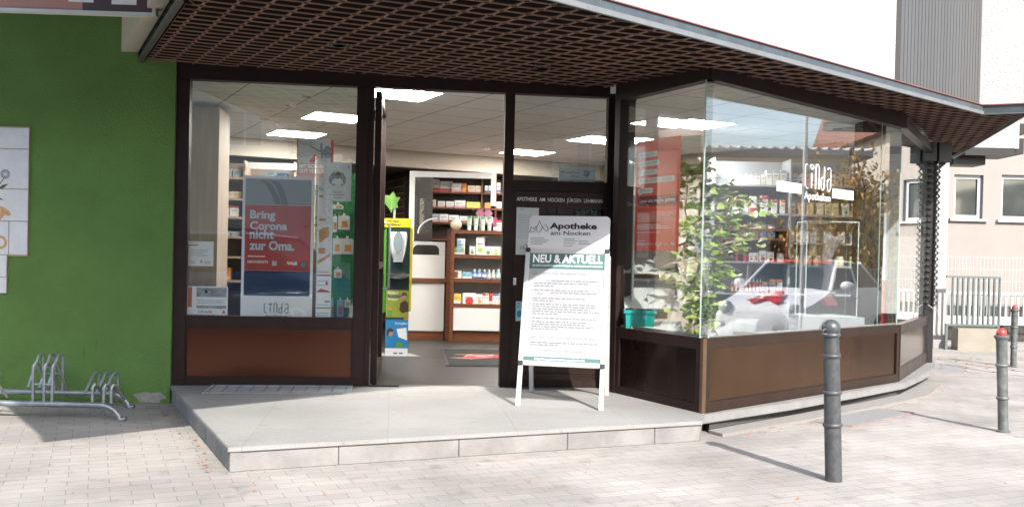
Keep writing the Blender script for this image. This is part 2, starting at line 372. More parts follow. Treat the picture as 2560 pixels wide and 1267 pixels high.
def cellring(c, s, rr):
    pts = []
    for (a, bb) in ((1, 1), (-1, 1), (-1, -1), (1, -1)):
        cx, cyy = a*(s-rr), bb*(s-rr)
        for k in range(4):
            t = {(1, 1): 0, (-1, 1): 90, (-1, -1): 180, (1, -1): 270}[(a, bb)]+k*30
            pts.append(c+e1h*(cx+rr*math.cos(math.radians(t)))+e2h*(cyy+rr*math.sin(math.radians(t))))
    return pts
edges_ = [(wallfr(K, R1), -.006), (wallfr(R1, R2), -.006), (wallfr(R2, R3), -.006), (wallfr(L0, L1), -.05), (wallfr(L1, K), -.05)]
for (fr_, _), (a_, c_) in zip(edges_, ((K, R1), (R1, R2), (R2, R3), (L0, L1), (L1, K))): fr_.L = (V3(c_)-V3(a_)).length
def trim(p_):
    for fr_, lim in edges_:
        r_ = V3(p_)-V3(fr_.o); d_ = r_.dot(fr_.n); t_ = r_.dot(fr_.u)
        if lim < d_ < lim+.17 and -.12 < t_ < fr_.L+.12: p_ = Vector(p_)-Vector(fr_.n[:2])*(d_-lim)
    return p_
for i in range(-40, 60):
    for j in range(-40, 60):
        c = N0+e1*(i+.5)+e2*(j+.5)
        if not inpoly(c.x, c.y, cpoly): continue
        A = [trim(p_) for p_ in cellring(c, .985, .42)]; B = [trim(p_) for p_ in cellring(c, .925, .40)]; n = 16; V = []
        for P_ in A: V.append((P_.x, P_.y, zs(P_.x, P_.y)))
        for P_ in B: V.append((P_.x, P_.y, zs(P_.x, P_.y)))
        for P_ in B: V.append((P_.x, P_.y, zs(P_.x, P_.y)+.007))
        F = [(q, (q+1) % n, n+(q+1) % n, n+q) for q in range(n)]+[(n+q, n+(q+1) % n, 2*n+(q+1) % n, 2*n+q) for q in range(n)]
        b.add(V, F)
b.build('expanded_mesh', mat('rust brown mesh', (.29, .165, .12), .6, .1, var=.3, vs=3), can)
def strip(mb, a, c, n0, n1, o0, o1, ext=0):
    fr = wallfr(a, c); L = (V3(c)-V3(a)).length
    P = []
    for h in (o0, o1):
        for nn in (n0, n1):
            for u in (-ext, L+ext):
                p = fr.p(u, nn, 0); P.append((p.x, p.y, zs(p.x, p.y)+h))
    mb.add(P, [(0, 1, 3, 2), (4, 6, 7, 5), (0, 4, 5, 1), (2, 3, 7, 6), (0, 2, 6, 4), (1, 5, 7, 3)])
t2 = lambda p: (p[0], p[1])
LIP = mat('weathered zinc', (.17, .178, .18), .5, .15, var=.12, vs=12, bump=.2); WEB = mat('blue grey channel', (.085, .10, .108), .45, .3, var=.2, vs=8)
RED = mat('dull red capping', (.20, .07, .06), .6, var=.2, vs=6)
b = MB(); strip(b, K, R1, 0, .022, -.008, .022); strip(b, R1, R2, 0, .022, -.008, -.002); strip(b, R2, R3, 0, .018, -.01, .008); b.build('fascia_lip', LIP, can)
b = MB(); strip(b, K, R1, -.02, .012, .0225, .072); strip(b, R1, R2, -.02, .012, -.001, .072, .01); strip(b, R2, R3, -.02, .01, .009, .072); b.build('fascia_channel', WEB, can)
b = MB(); strip(b, K, R1, -.05, .024, .073, .080, .01); strip(b, R1, R2, -.05, .026, .073, .082); b.build('fascia_capping', RED, can)
b = MB(); strip(b, L0, L1, -.028, .0, -.010, .06); strip(b, L1, K, -.028, .0, -.010, .06); b.build('side_fascia', mat('dark weathered fascia', (.07, .065, .06), .6, .2, var=.5, vs=25), can)
b = MB()
for x in (1495, 1531, 1938, 1968, 2184, 2240, 2444):
    p = ray(x, 60); fr = wallfr(K, R1); u = fr.q(x, (x-1400)*.262+5)[0]
    for h in (.045, .06):
        c = fr.p(u, .0125, 0); c.z = zs(c.x, c.y)+h; b.lathe(c, [(.004, 0), (.003, .003)], 8, ax=fr.n)
b.build('rivet', GALV, can)
for (px, py, w) in ((848, 114, 1), (1357, 172, 2)):
    p = gs(px, py); d = thing('downlight', ['', 'round recessed canopy downlight above the left shop window', 'round recessed canopy downlight above the entrance, nearer the bay window'][w], 'downlight', p, 'downlights in the canopy')
    MB().lathe(p+Vector((0, 0, -.004)), [(.055, 0), (.06, .004), (.06, .05), (.045, .05), (.045, .006), (.043, .0)], 24).build('trim_ring', mat('downlight ring', (.02, .018, .018), .4), d, smooth=True)
    MB().lathe(p+Vector((0, 0, .002)), [(.043, 0), (.043, .004)], 24).build('lens', mat('frosted lens', (.8, .8, .78), .3), d)
# ---- upper storey above the canopy
up = thing('upper_storey', 'white rendered upper storey wall above the brown canopy', 'building', (3, 9, 3))
WR = mat('white render', (.43, .43, .425), .9, var=.02, vs=3, bump=.5, bs=70)
fU = wallfr(K, R1); LU = (V3(R1)-V3(K)).length
ZT = 6.6
b = MB(); b.prism([T2(fU.p(.05, -.05, 0)), T2(fU.p(LU-.05, -.05, 0)), T2(Vector((R2.x, R2.y, 0))+Vector((-.03, .05, 0))), T2(R3+Vector((-.06, 0, 0))), (4.6, 13.2), (-4.5, 13.2), (-4.5, 8.05), (0, 8.2)], lambda x, y: zs(x, y)+.082, ZT); b.build('wall', WR, up)
b = MB(); b.prism([(-1.40, 2.19), T2(fU.p(.9, -.3, 0)), (-2.6, 8.0), (-9, 7.99), (-9, 12)][:4]+[(-4.9, 7.0)], 3.26, ZT-.1); b.build('unseen_shade_block', WR, up)  # added block out of view, shaped to cast the shadow on the left pavement
uC0 = fU.q(2251, 195)[0]; uC1 = LU-.045
b = MB(); ns = 26; sw = (uC1-uC0)/ns
for i in range(ns):
    z = 2.30+.047*fU.p(uC0+i*sw, 0, 0).y-.017*fU.p(uC0+i*sw, 0, 0).x+.09
    b.box(fU, uC0+i*sw+.0045, uC0+(i+1)*sw-.0045, -.0495, -.006, z, ZT-.05)
b.build('cladding', mat('grey slat cladding', (.10, .10, .098), .55, .2, var=.12, vs=3, stretch=(1, 1, .05)), up)
b = MB(); b.box(fU, uC0+.01, uC1-.01, -.0492, -.02, 2.80, ZT-.06); b.build('cladding_backing', mat('dark backing', (.03, .03, .03), .8), up)
# cream eaves beam left of the canopy
CRM = mat('cream painted beam', (.50, .45, .38), .7, var=.1, vs=5)
p0 = GW.p(GW.q(303, 130)[0], 0, GW.q(303, 130)[1])
fb = Fr(p0, -dA, (0, 0, 1), (.884, .468, 0))
b = MB(); b.box(fb, .0, 3.6, 0, .155, 0, .6)
o = b.build('eaves_beam', CRM, bevel=.004); settle(o, p0); tag(o, 'cream boxed beam sloping out beside the canopy end', 'beam')
# ---- lightbox sign at the upper left
p = yd(390, 41, 6.25); sf = Fr((p.x, p.y, 0), (1, .04, 0)); zb = p.z
sg = thing('sign_box', 'purple and pink illuminated fascia sign in an aluminium frame above the green wall', 'sign', (p.x-1.5, p.y, zb))
AL = mat('aluminium frame', (.60, .60, .57), .4, .35, var=.08, vs=8)
b = MB(); b.box(sf, -3.4, 0, -.05, 0, zb, zb+.5); b.build('casing', mat('sign casing', (.55, .54, .5), .5), sg)
b = MB(); b.box(sf, -3.4, .003, 0, .012, zb-.003, zb+.02); b.box(sf, -.022, .003, 0.0005, .0125, zb+.0202, zb+.5); b.build('frame', AL, sg, bevel=.002)
b = MB(); b.rect(sf, -.47, -.024, zb+.021, zb+.48, .002); b.build('dark_face', mat('aubergine vinyl', (.085, .05, .06), .3), sg)
b = MB(); b.rect(sf, -3.39, -.472, zb+.021, zb+.48, .002); b.build('pink_face', mat('faded salmon vinyl', (.52, .27, .22), .35, var=.1, vs=4, stretch=(1, 1, .1)), sg)
b = MB(); b.rect(sf, -.285, -.125, zb+.066, zb+.3, .0035); b.rect(sf, -.56, -.40, zb+.073, zb+.3, .0035); b.build('letter', mat('white letter', (.85, .85, .9), .4), sg)
b = MB(); b.box(sf, .045, .11, -.05, .02, zb+.05, zb+.2); b.box(sf, .0, .045, -.03, 0, zb+.1, zb+.14); b.build('bracket', mat('grey bracket', (.10, .12, .14), .5, .4, var=.4, vs=20), sg)
b = MB(); b.box(sf, .04, .12, -.06, .03, zb+.202, zb+.235); b.build('rusty_clamp', mat('rust', (.2, .08, .04), .8, var=.4, vs=30), sg)
# ================================================================ SHOP FRONT
GT, GB, PT, PB, MID = 2.59, .702, .603, .21, 1.87
GT2, GB2 = 2.52, .677
u1_, u2_, u3_, u4_, u5_, u6_ = .085, 1.405, 1.535, 2.625, 2.705, 3.50
UE = 3.575
sf_ = thing('shop_front', 'dark bronze aluminium shop front with an open glass door', 'shop front', FF.p(1.8, 0, .14))
b = MB()
zh = lambda u: zs(*T2(FF.p(u, 0, 0)))+.06
b.box(FF, -.02, UE, -.09, .012, GT, 2.80); b.build('header', BRZ, sf_, bevel=.003)
for (a, c, w0, w1) in ((-.02, u1_, P14, GT), (u2_, u3_-.03, P14, GT), (u4_, u5_, P14, GT), (u6_, UE, P14, GT)):
    b = MB(); b.box(FF, a, c, -.09, .01, w0+.001, w1-.001); b.build('mullion', BRZ, sf_, bevel=.003)
def kick(fr, u0, u1, w0, w1, par, pm, fm, t=.055, tt=.09, tb=.06, n=0):
    b = MB()
    # mitred frame
    def q(pts): b.plate(fr, pts, n-.05, n+.004)
    a, c = u0+t, u1-t; d, e = w0+tb, w1-tt
    q([(u0, w1), (a, e), (c, e), (u1, w1)]); q([(u0, w0), (u1, w0), (c, d), (a, d)])
    q([(u0, w0), (a, d), (a, e), (u0, w1)]); q([(u1, w0), (u1, w1), (c, e), (c, d)])
    b.build('panel_frame', fm, par, bevel=.002)
    b = MB(); b.box(fr, a-.01, c+.01, n-.03, n-.009, d-.01, e+.01); return b.build('kick_panel', pm, par)
kick(FF, u1_+.001, u2_-.001, P14+.003, GB, sf_, BRZP, BRZ, .008, GB-PT, PB-P14)
def pane(fr, u0, u1, w0, w1, par, m=None, n=-.03):
    b = MB(); b.box(fr, u0, u1, n-.006, n, w0, w1); return b.build('window_pane', m or G, par)
pane(FF, u1_-.005, u2_+.005, GB-.005, GT+.005, sf_)
pane(FF, u5_-.005, u6_+.005, MID-.005, GT+.005, sf_)
b = MB(); b.box(FF, u5_+.001, u6_-.001, -.06, .006, 1.785, MID); b.build('transom', BRZ, sf_, bevel=.002)
b = MB(); b.box(FF, u5_+.001, u6_-.001, -.05, -.012, P14+.002, 1.784); b.build('infill_panel', mat('dark bronze sheet', (.03, .016, .012), .33, .5, var=.2, vs=5), sf_)
b = MB(); b.box(FF, u5_+.001, u6_-.001, -.0115, -.004, .255, .263); b.box(FF, u5_+.001, u6_-.001, -.0115, .004, P14+.003, .20)
b.box(FF, u5_+.001, u5_+.02, -.0115, .0, .2635, 1.7835); b.box(FF, u6_-.02, u6_-.001, -.0115, 0, .2635, 1.7835); b.build('panel_bead', BRZ, sf_)
# open door leaf, folded inwards
dl = FF.p(u3_+.045, -.08, 0); fd = Fr(dl, -FF.n+FF.u*.03); fd.o.z = 0
b = MB()
for (a, c, e, g_) in ((0, .07, .155, 2.57), (.93, 1.0, .155, 2.57), (.071, .929, 2.49, 2.57), (.071, .929, .155, .28), (.071, .929, 1.1, 1.16)): b.box(fd, a, c, -.027, .027, e, g_)
door = b.build('door', BRZ, sf_, bevel=.003)
b = MB(); b.box(fd, .071, .929, -.004, .004, .281, 1.099); b.box(fd, .071, .929, -.004, .004, 1.161, 2.489); b.build('door_glass', G, door)
b = MB(); b.tube([fd.p(.9, .03, .9), fd.p(.9, .08, .92), fd.p(.9, .08, 1.5), fd.p(.9, .03, 1.52)], .012, 10); b.build('handle', GALV, door, smooth=True)
b = MB(); b.box(FF, u3_-.029, u3_+.01, -.085, -.0, P14+.001, GT-.002); b.build('door_jamb', BRZ, sf_)
b = MB(); b.box(FF, u3_+.0, u3_+.02, -.12, .02, 2.33, 2.40); b.build('hinge', BLK, sf_)
b = MB(); b.box(FF, u3_+.01, u3_+.26, -.03, .02, P14+.001, .150); b.build('door_stop_plate', BLK, sf_, bevel=.002)
b = MB(); b.box(FF, u3_+.27, u4_-.002, -.06, -.035, P14+.0005, .146); b.build('threshold', mat('worn aluminium', (.3, .3, .3), .4, .7), sf_)
b = MB(); b.text('APOTHEKE  AM  NOCKEN  JÜRGEN  LEHMANN', FF, *[FF.q(1292, 497)[0], FF.q(1506, 505)[0]], FF.q(1400, 508)[1], FF.q(1400, 495)[1]+.006, n=-.0035, bold=.006)
b.build('lettering', mat('white print', (.85, .85, .83), .5), sf_)
b = MB(); b.box(FF, FF.q(1369, 525)[0], FF.q(1389, 525)[0], -.0115, .006, FF.q(1380, 535)[1], FF.q(1380, 521)[1]); b.box(FF, FF.q(1392, 525)[0], FF.q(1412, 525)[0], -.0115, .006, FF.q(1400, 536)[1], FF.q(1400, 522)[1]); b.build('intercom', BLK, sf_, bevel=.002)
b = MB(); b.box(FF, FF.q(1436, 525)[0], FF.q(1511, 525)[0], -.0115, .004, FF.q(1470, 640)[1], FF.q(1470, 524)[1]); b.build('service_hatch', GD, sf_)
# ---- bay window
bay = thing('bay_window', 'angular glazed corner bay window on brown metal panels', 'bay window', (2.4, 7.9, .14))
zt = 2.765
b = MB(); b.box(BL, -.02, LF+.001, -.08, .008, GT2, zt); b.box(BR, .0, LR, -.08, .010, GT2, zt); b.build('header', BRZ, bay, bevel=.003)
b = MB(); b.box(B3, .003, L3+.05, -.07, .006, GT2, 2.615); b.box(B3, .0, L3+.05, .0065, .012, GT2-.0, GT2+.03); b.build('side_header', mat('bronze beam', (.04, .026, .02), .42, .5, var=.2, vs=6), bay)
b = MB(); b.box(BL, -.05, .025, -.14, .012, P14+.001, GT2-.001); b.build('corner_post', BRZ, bay, bevel=.003)
b = MB(); b.box(BL, -.05, .03, -.14, .01, GT2+.001, zt); b.build('corner_post_head', BRZ, bay)
b = MB(); b.box(wallfr((.835, 8.12), (.842, 7.86)), 0, .26, -.06, 0, P14+.001, 2.78); b.build('return_jamb', BRZ, bay)
kick(BL, .026, LF-.032, P14+.001, GB2, bay, mat('deep bronze panel', (.03, .017, .013), .26, .75, var=.2, vs=4, grunge=.2, stretch=(1, 1, .2)), BRZ, .05, .085, .06)
kick(BR, .032, LR-.012, P14+.001, GB2, bay, BRZR, BRZF, .055, .08, .075)
b = MB(); b.prism([T2(BR.p(.030, .006, 0)), T2(BR.p(.030, -.05, 0)), T2(BL.p(LF-.030, -.05, 0)), T2(BL.p(LF-.030, .006, 0)), T2(BL.p(LF+.002, .006, 0))], P14-.03, GB2-.001); b.build('corner_cap', mat('bright bronze edge', (.16, .10, .065), .35, .6, var=.2, vs=14), bay)
b = MB(); b.box(B3, .012, L3, -.05, -.004, P14+.001, GB2-.001); b.build('side_panel', mat('mirror bronze', (.16, .12, .095), .14, .85), bay)
b = MB()
for (a, c, e, g_) in ((.012, L3, .58, .676), (.012, L3, .142, .27), (.012, .06, .271, .579), (L3-.05, L3, .271, .579)): b.box(B3, a, c, -.0035, .004, e, g_)
b.build('side_frame', BRZF, bay)
b = MB(); b.box(BL, .024, LF-.006, -.048, -.04, GB2+.0005, GB2+.02); b.box(BR, .006, LR, -.048, -.04, GB2+.0005, GB2+.014); b.build('glazing_bead', mat('grey seal', (.3, .3, .29), .6), bay)
uj = BR.q(2207, 600)[0]
pane(BL, .024, LF-.004, GB2, GT2+.01, bay); pane(BR, .003, uj-.002, GB2, GT2+.01, bay); pane(BR, uj+.002, LR-.003, GB2, GT2+.01, bay); pane(B3, .006, L3-.02, GB2, GT2+.01, bay)
EDG = mat('polished glass edge', (.40, .50, .47), .25)
b = MB(); b.box(BR, -.003, .0005, -.04, -.03, GB2, GT2-.001); b.box(BR, uj-.0018, uj+.0018, -.036, -.03, GB2, GT2-.001); b.box(B3, -.001, .005, -.036, -.028, GB2, GT2-.001); b.build('glass_edge', EDG, bay)
u, w = BR.q(2200, 383); b = MB(); b.lathe(BR.p(u, -.028, w), [(.014, 0), (.014, .008), (.009, .014)], 14, ax=BR.n); b.build('glass_fixing', WHT, bay)
RET = wallfr(C3, (3.75, 11.6)); LE = 1.2
pane(Fr(C3+(0,), (-.87, .5, 0)), .03, LE, GB2, GT2+.01, bay)
b = MB(); b.box(Fr(C3+(0,), (-.87, .5, 0)), .0, LE, -.03, .03, GT2+.011, 2.64); b.box(Fr(C3+(0,), (-.87, .5, 0)), .0, LE, -.03, .03, P14, GB2-.001); b.build('return_panel', BRZ, bay)
# end bracket box and pleated post at the far end of the bay
q = yd(2335, 380, 10.95)
gp = thing('corner_post', 'black post wrapped in a folded concertina strip at the far end of the bay', 'post', (q.x, q.y, .14))
f3 = Fr((q.x, q.y, 0), (1, .15, 0)); H = lambda y: yd(2335, y, 10.95).z; X = lambda px, y=500: yd(px, y, 10.95).x-q.x
b = MB(); b.box(f3, X(2301), X(2334), -.12, .05, H(404), H(357)); b.box(f3, X(2336), X(2371), -.10, .07, H(406), H(357)); b.build('head_box', BLK, gp, bevel=.004)
b = MB(); b.box(f3, X(2345, 420)+.02, X(2362, 410)+.02, -.02, 0, H(411), H(405)); b.plate(f3, [(X(2352, 405), H(406)), (X(2372, 405), H(406)), (X(2352, 420), H(424))], -.03, -.02); b.build('gusset', BLK, gp)
b = MB(); zz0, zz1 = H(765), H(405); n = 46
for s_, ux, dep in ((0, X(2322), 0), (1, X(2338), .03)):
    P = []
    for i in range(n+1):
        z = zz0+(zz1-zz0)*i/n; off = .006 if i % 2 else -.002
        for dx in ((-.020-off if s_ == 0 else -.012), (.012 if s_ == 0 else .018+off)):
            P.append(f3.p(ux+dx, .02+dep+(.02 if i % 2 else -.02), z))
    b.add(P, [(2*i, 2*i+1, 2*i+3, 2*i+2) for i in range(n)])
b.build('pleated_strip', mat('black pleated plastic', (.035, .035, .03), .35, var=.5, vs=30), gp)
b = MB(); b.box(f3, X(2318), X(2341), -.03, .012, P14, zz1); b.build('shaft', BLK, gp)
b = MB(); b.tube([f3.p(X(2336), .07, zz0-.02), f3.p(X(2336), .07, zz1)], .003, 6); b.tube([f3.p(X(2318), .06, zz0+.02), f3.p(X(2346), .05, zz0-.06), f3.p(X(2350), .05, zz0-.16)], .005, 6); b.build('pull_cord', mat('grey cord', (.3, .3, .28), .6), gp)
# ================================================================ INTERIOR
FLR = brickmat('wood look vinyl', (.030, .025, .022), (.022, .018, .016), (.05, .04, .035), 1.2, .16, .002, math.atan2(.468, .884), big=.22, rough=.42, bump=.1)
room = [T2(FF.p(-.0, -.065, 0)), T2(FF.p(3.5, -.065, 0)), (.83, 7.95), T2(BL.p(.03, -.06, 0)), T2(BL.p(LF-.05, -.055, 0)), T2(BR.p(.05, -.055, 0)), T2(BR.p(LR-.02, -.055, 0)), T2(B3.p(L3-.02, -.055, 0)), (3.78, 11.58), (3.6, 16.6), (-6.0, 12.0), (-3.35, 7.75)]
b = MB(); b.prism(room, .02, P14-.0005); o = b.build('shop_floor', FLR); struct(o)
CEI = brickmat('mineral ceiling tiles', (.88, .88, .86), (.86, .86, .84), (.28, .25, .22), .635, .56, .007, math.atan2(.468, .884), off=0, rough=.9, bump=.1, big=.03)
mpn = [n for n in CEI.node_tree.nodes if n.type == 'MAPPING'][0]; mpn.inputs['Location'].default_value = (.12, .2, 0)
b = MB(); b.prism(room, 2.62, 2.68); struct(b.build('shop_ceiling', CEI))
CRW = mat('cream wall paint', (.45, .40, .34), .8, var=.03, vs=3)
DKW = mat('dark walnut', (.018, .010, .007), .55, var=.4, vs=4, stretch=(1, 1, 6))
BW = lambda x: 12.53+.529*(x+1.82)
iw = thing('interior_wall', 'cream inner walls and bulkhead at the back of the shop', 'wall', (0, 14, .14))
fbw = wallfr((-6.0, BW(-6.0)), (3.6, BW(3.6))); LB = (V3((3.6, BW(3.6)))-V3((-6, BW(-6)))).length
b = MB(); b.box(fbw, 0, LB, -.14, 0, 2.40, 2.619); b.build('bulkhead', CRW, iw)
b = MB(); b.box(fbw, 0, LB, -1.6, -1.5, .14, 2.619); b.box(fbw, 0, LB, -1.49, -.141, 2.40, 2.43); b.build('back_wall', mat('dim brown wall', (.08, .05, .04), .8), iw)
b = MB(); b.box(wallfr((-3.30, 7.72), (-6.0, 12.8)), 0, 5.7, 0, .1, .14, 2.62); b.build('side_wall', CRW, iw)
fw1 = wallfr((1.62, 13.1), (3.75, 10.9)); b = MB(); b.box(fw1, 0, 3.06, -.1, 0, .14, 2.619); b.box(wallfr((1.62, 13.1), (1.66, 16.0)), 0, 2.9, 0, .08, .14, 2.619); b.build('partition', mat('beige partition', (.40, .36, .31), .8), iw)
LITE = mat('lit diffuser', (.9, .9, .85), .4, emit=(1, .96, .9), es=32.0)
LN = ['above the doorway, nearest the door', 'above the left window display, farthest to the left', 'seen through the top right of the left window', 'seen small through the small upper pane at its left edge', 'seen at the right edge of the small upper pane', 'in the middle of the bay window ceiling', 'at the left edge of the bay window behind its post', 'above the red poster, left of the brightest bay panel']
pc = [(-1.0, 8.33), (-2.56, 11.25), (-1.84, 9.82), T2(gz(1318, 381, 2.62)), (.98, 11.15), (1.84, 9.73), T2(gz(1562, 349, 2.62))]
for i, (x, y) in enumerate(pc):
    t = thing('ceiling_light', 'square ceiling light panel '+LN[i], 'ceiling light', (x, y, 2.62), 'light panels in the shop ceiling')
    f = Fr((x, y, 0), dB)
    b = MB()
    for (a, c, d, e) in ((-.30, .30, .262, .28), (-.30, .30, -.28, -.262), (-.30, -.282, -.2615, .2615), (.282, .30, -.2615, .2615)): b.box(f, a, c, d, e, 2.612, 2.619)
    b.build('light_frame', WHT, t); MB().box(f, -.281, .281, -.261, .261, 2.613, 2.618).build('diffuser', LITE, t)
SPOTL = mat('warm lamp', (1, .85, .6), .3, emit=(1, .78, .5), es=9)
for i, (px, py) in enumerate(((767, 242), (728, 263), (660, 298), (1215, 372), (2095, 322))):
    p = gz(px, py, 2.618); t = thing('spotlight', 'small round recessed ceiling spotlight, '+['brightest of three behind the left window', 'middle one of three behind the left window', 'faintest of three behind the left window', 'far back above the doorway', 'above the lettering in the bay window'][i], 'spotlight', p, 'recessed ceiling spots')
    MB().lathe(p-Vector((0, 0, .006)), [(.034, 0), (.05, 0), (.052, .006), (.034, .006)], 18).build('rim', mat('chrome rim', (.6, .6, .6), .2, .9), t, smooth=True)
    MB().lathe(p-Vector((0, 0, .004)), [(.033, 0), (.033, .003)], 16).build('bulb', SPOTL if i < 3 else LITE, t)
# ---- drawer wall at the back left, dark
t = thing('drawer_cabinet', 'tall dark cabinet of shallow drawers behind the sanitiser stand', 'cabinet', (-2.4, 13.6, .14))
A_ = yd(925, 700, 14.6); B_ = yd(1026, 700, 13.0); fd_ = wallfr(T2(A_), T2(B_)); LD = (V3(B_)-V3(A_)).length
b = MB(); b.box(fd_, -.6, LD, -.3, 0, .14, 2.38); b.build('carcass', DKW, t)
b = MB()
for i in range(22):
    z = .25+i*.094
    for j in range(5): b.box(fd_, -.5+j*LD/4.4, -.5+(j+1)*LD/4.4-.02, .001, .02, z, z+.082)
b.build('drawer_fronts', mat('dark drawer', (.05, .035, .028), .35, .2, var=.4, vs=8), t)
b = MB()
for i in range(22):
    z = .25+i*.094
    for j in range(5): b.box(fd_, -.48+j*LD/4.4, -.48+(j+1)*LD/4.4-.06, .0205, .032, z+.05, z+.062)
b.build('drawer_pulls', mat('brass pull', (.42, .25, .13), .35, .7), t)
# ---- back shelves with cartons
def shelfunit(name, label, fr, u0, u1, zsv, dep, zb, zt_, mw, mb_, org, upr=None, th=.025, back=True):
    t = thing(name, label, 'shelf', org)
    b = MB()
    for z in zsv: b.box(fr, u0+.021, u1-.021, -dep+.013, .0, z-th, z)
    b.build('shelf_board', mw, t)
    b = MB()
    for u in (upr or [u0, u1-.02]): b.box(fr, u, u+.02, -dep+.001, .002, zb, zt_)
    b.build('upright', mw, t)
    if back: b = MB(); b.box(fr, u0, u1, -dep-.01, -dep, zb, zt_); b.build('back_panel', mb_, t)
    return t
def carton(fr, u, n, z, w, d, h, main, band=None, where='', name='carton', look='', mats=None, style=0, grp=None, cat='box'):
    """one package: printed box with a coloured band, title strip and emblem"""
    c = fr.p(u+w/2, n-d/2, z); t = thing(name, (look+' '+where).strip(), cat, c, grp)
    b = MB(); b.box(fr, u, u+w, n-d, n, z+.0008, z+h); b.build('box_body', main, t, bevel=.0015, seg=1)
    if band:
        b = MB()
        if style == 0: b.rect(fr, u+.001, u+w-.001, z+h*.04, z+h*.3, n+.0008)
        elif style == 1: b.rect(fr, u+.001, u+w-.001, z+h*.80, z+h*.99, n+.0008)
        elif style == 2: b.disc(fr, u+w*.5, z+h*.28, w*.3, n+.0008)
        elif style == 3: b.face(fr, [(u+.002, z+h*.99), (u+w*.6, z+h*.99), (u+.002, z+h*.72)], n+.0008); b.disc(fr, u+w*.5, z+h*.25, w*.26, n+.0008, k=16)
        elif style == 4: b.rect(fr, u+w*.02, u+w*.5, z+h*.1, z+h*.9, n+.0008)
        b.build('print', band, t)
        b = MB(); b.rect(fr, u+w*.15, u+w*.8, z+h*.58, z+h*.64, n+.001); b.rect(fr, u+w*.15, u+w*.62, z+h*.48, z+h*.51, n+.001); b.build('title_strip', MT.get('ink grey') or mat('ink grey', (.16, .16, .18), .5), t)
    return t
pk = {}
for nm, c in dict(white=(.75, .75, .74), red=(.55, .05, .05), pink=(.66, .36, .36), yellow=(.75, .6, .12), orange=(.75, .28, .05), green=(.12, .34, .10), lime=(.38, .55, .12), blue=(.06, .18, .42), sky=(.25, .48, .62), cream=(.68, .58, .42), teal=(.05, .36, .36), magenta=(.5, .05, .2), grey=(.4, .42, .44), navy=(.03, .05, .15), brown=(.25, .12, .06)).items():
    pk[nm] = mat('pack '+nm, c, .42, var=.05, vs=30)
fs2 = Fr((0, 13.75, 0), (1, .04, 0))
def XY(fr, px, py): return fr.q(px, py)
rows_ = [(480, [(1074, 24, 30, 'red'), (1100, 30, 26, 'red'), (1118, 36, 22, 'white'), (1152, 14, 22, 'orange'), (1169, 18, 17, 'cream'), (1188, 18, 17, 'cream'), (1212, 7, 18, 'navy'), (1221, 7, 18, 'navy'), (1241, 10, 26, 'blue')]),
         (519, [(1075, 14, 18, 'cream'), (1094, 18, 15, 'pink'), (1115, 19, 15, 'pink'), (1136, 27, 18, 'white'), (1166, 36, 15, 'yellow'), (1212, 14, 14, 'orange'), (1240, 14, 17, 'pink')]),
         (556, [(1076, 20, 20, 'grey'), (1098, 22, 20, 'white'), (1122, 24, 18, 'brown'), (1148, 22, 16, 'brown'), (1215, 22, 14, 'white')])]
ux0, ux1 = XY(fs2, 1066, 500)[0], XY(fs2, 1420, 500)[0]
zr = [XY(fs2, 1160, r[0])[1] for r in rows_]
shelfunit('wall_shelf', 'reddish wooden wall shelves stocked with medicine cartons behind the counter', fs2, ux0, ux1, zr+[zr[-1]-.24, zr[-1]-.5, zr[-1]-.8], .3, .14, 2.37, WOOD, mat('shelf back brown', (.09, .05, .04), .7), (-.6, 13.7, .14), upr=[ux0, XY(fs2, 1203, 500)[0], XY(fs2, 1238, 500)[0], ux1-.02])
RN = ['top', 'middle', 'bottom']
for ri, (yy, items) in enumerate(rows_):
    for k, (px, w, h, c) in enumerate(items):
        u = XY(fs2, px, yy)[0]; s = 13.75/FPX
        carton(fs2, u, -.03, zr[ri], w*s, .09, h*s, pk['white'] if c in ('red', 'pink', 'navy', 'blue', 'brown') else pk[c], pk[c] if c not in ('white', 'grey', 'cream') else pk['pink'], name='medicine_carton',
               look='%s medicine carton,' % c, where='%s from left on the %s wall shelf behind the counter' % (ORD[k], RN[ri]), style=(0 if c != 'yellow' else 2), grp='cartons on the wall shelves')
# ---- white counter with hand slot and sneeze screen
CW = mat('white laminate', (.62, .61, .585), .4, var=.03, vs=4)
fc = Fr((0, 12.55, 0), (1, .06, 0))
def fq(fr, px, py): return fr.q(px, py)
t = thing('counter', 'white and cherry wood sales counter with a rounded hand slot', 'counter', (-1.1, 12.5, .14))
ua, ub = fq(fc, 1000, 700)[0], fq(fc, 1111, 700)[0]; z1, z2, z3, z4, z5 = [fq(fc, 1070, y)[1] for y in (604, 637, 695, 706, 827)]
b = MB(); b.box(fc, ua, ub, -.5, -.02, .14, z5); b.build('kick_board', WOOD, t)
b = MB(); b.box(fc, ua, ub, -.5, 0, z5+.001, z4); b.box(fc, ua, ub, -.5, 0, z3, z2); b.build('front_panel', CW, t)
b = MB(); b.box(fc, ua, ub+.02, -.5, .03, z4+.001, z3-.001); b.build('wood_ledge', WOOD, t)
b = MB(); sa, sb = fq(fc, 1032, 625)[0], fq(fc, 1098, 625)[0]; hh = z1-z2
b.box(fc, ua, sa, -.04, 0, z2+.001, z1); b.box(fc, sb, ub, -.04, 0, z2+.001, z1); b.box(fc, sa+.0005, sb-.0005, -.04, 0, z1-hh*.25, z1)
for (x, sgn) in ((sa, 1), (sb, -1)):
    P = [(x, z1-hh*.25), (x, z1-hh*.25-.07)]+[(x+sgn*.07*(1-math.cos(a)), z1-hh*.25-.07*(1-math.sin(a))) for a in [k*math.pi/12 for k in range(7)]]
    b.plate(fc, P if sgn > 0 else P[::-1], -.04, -.001)
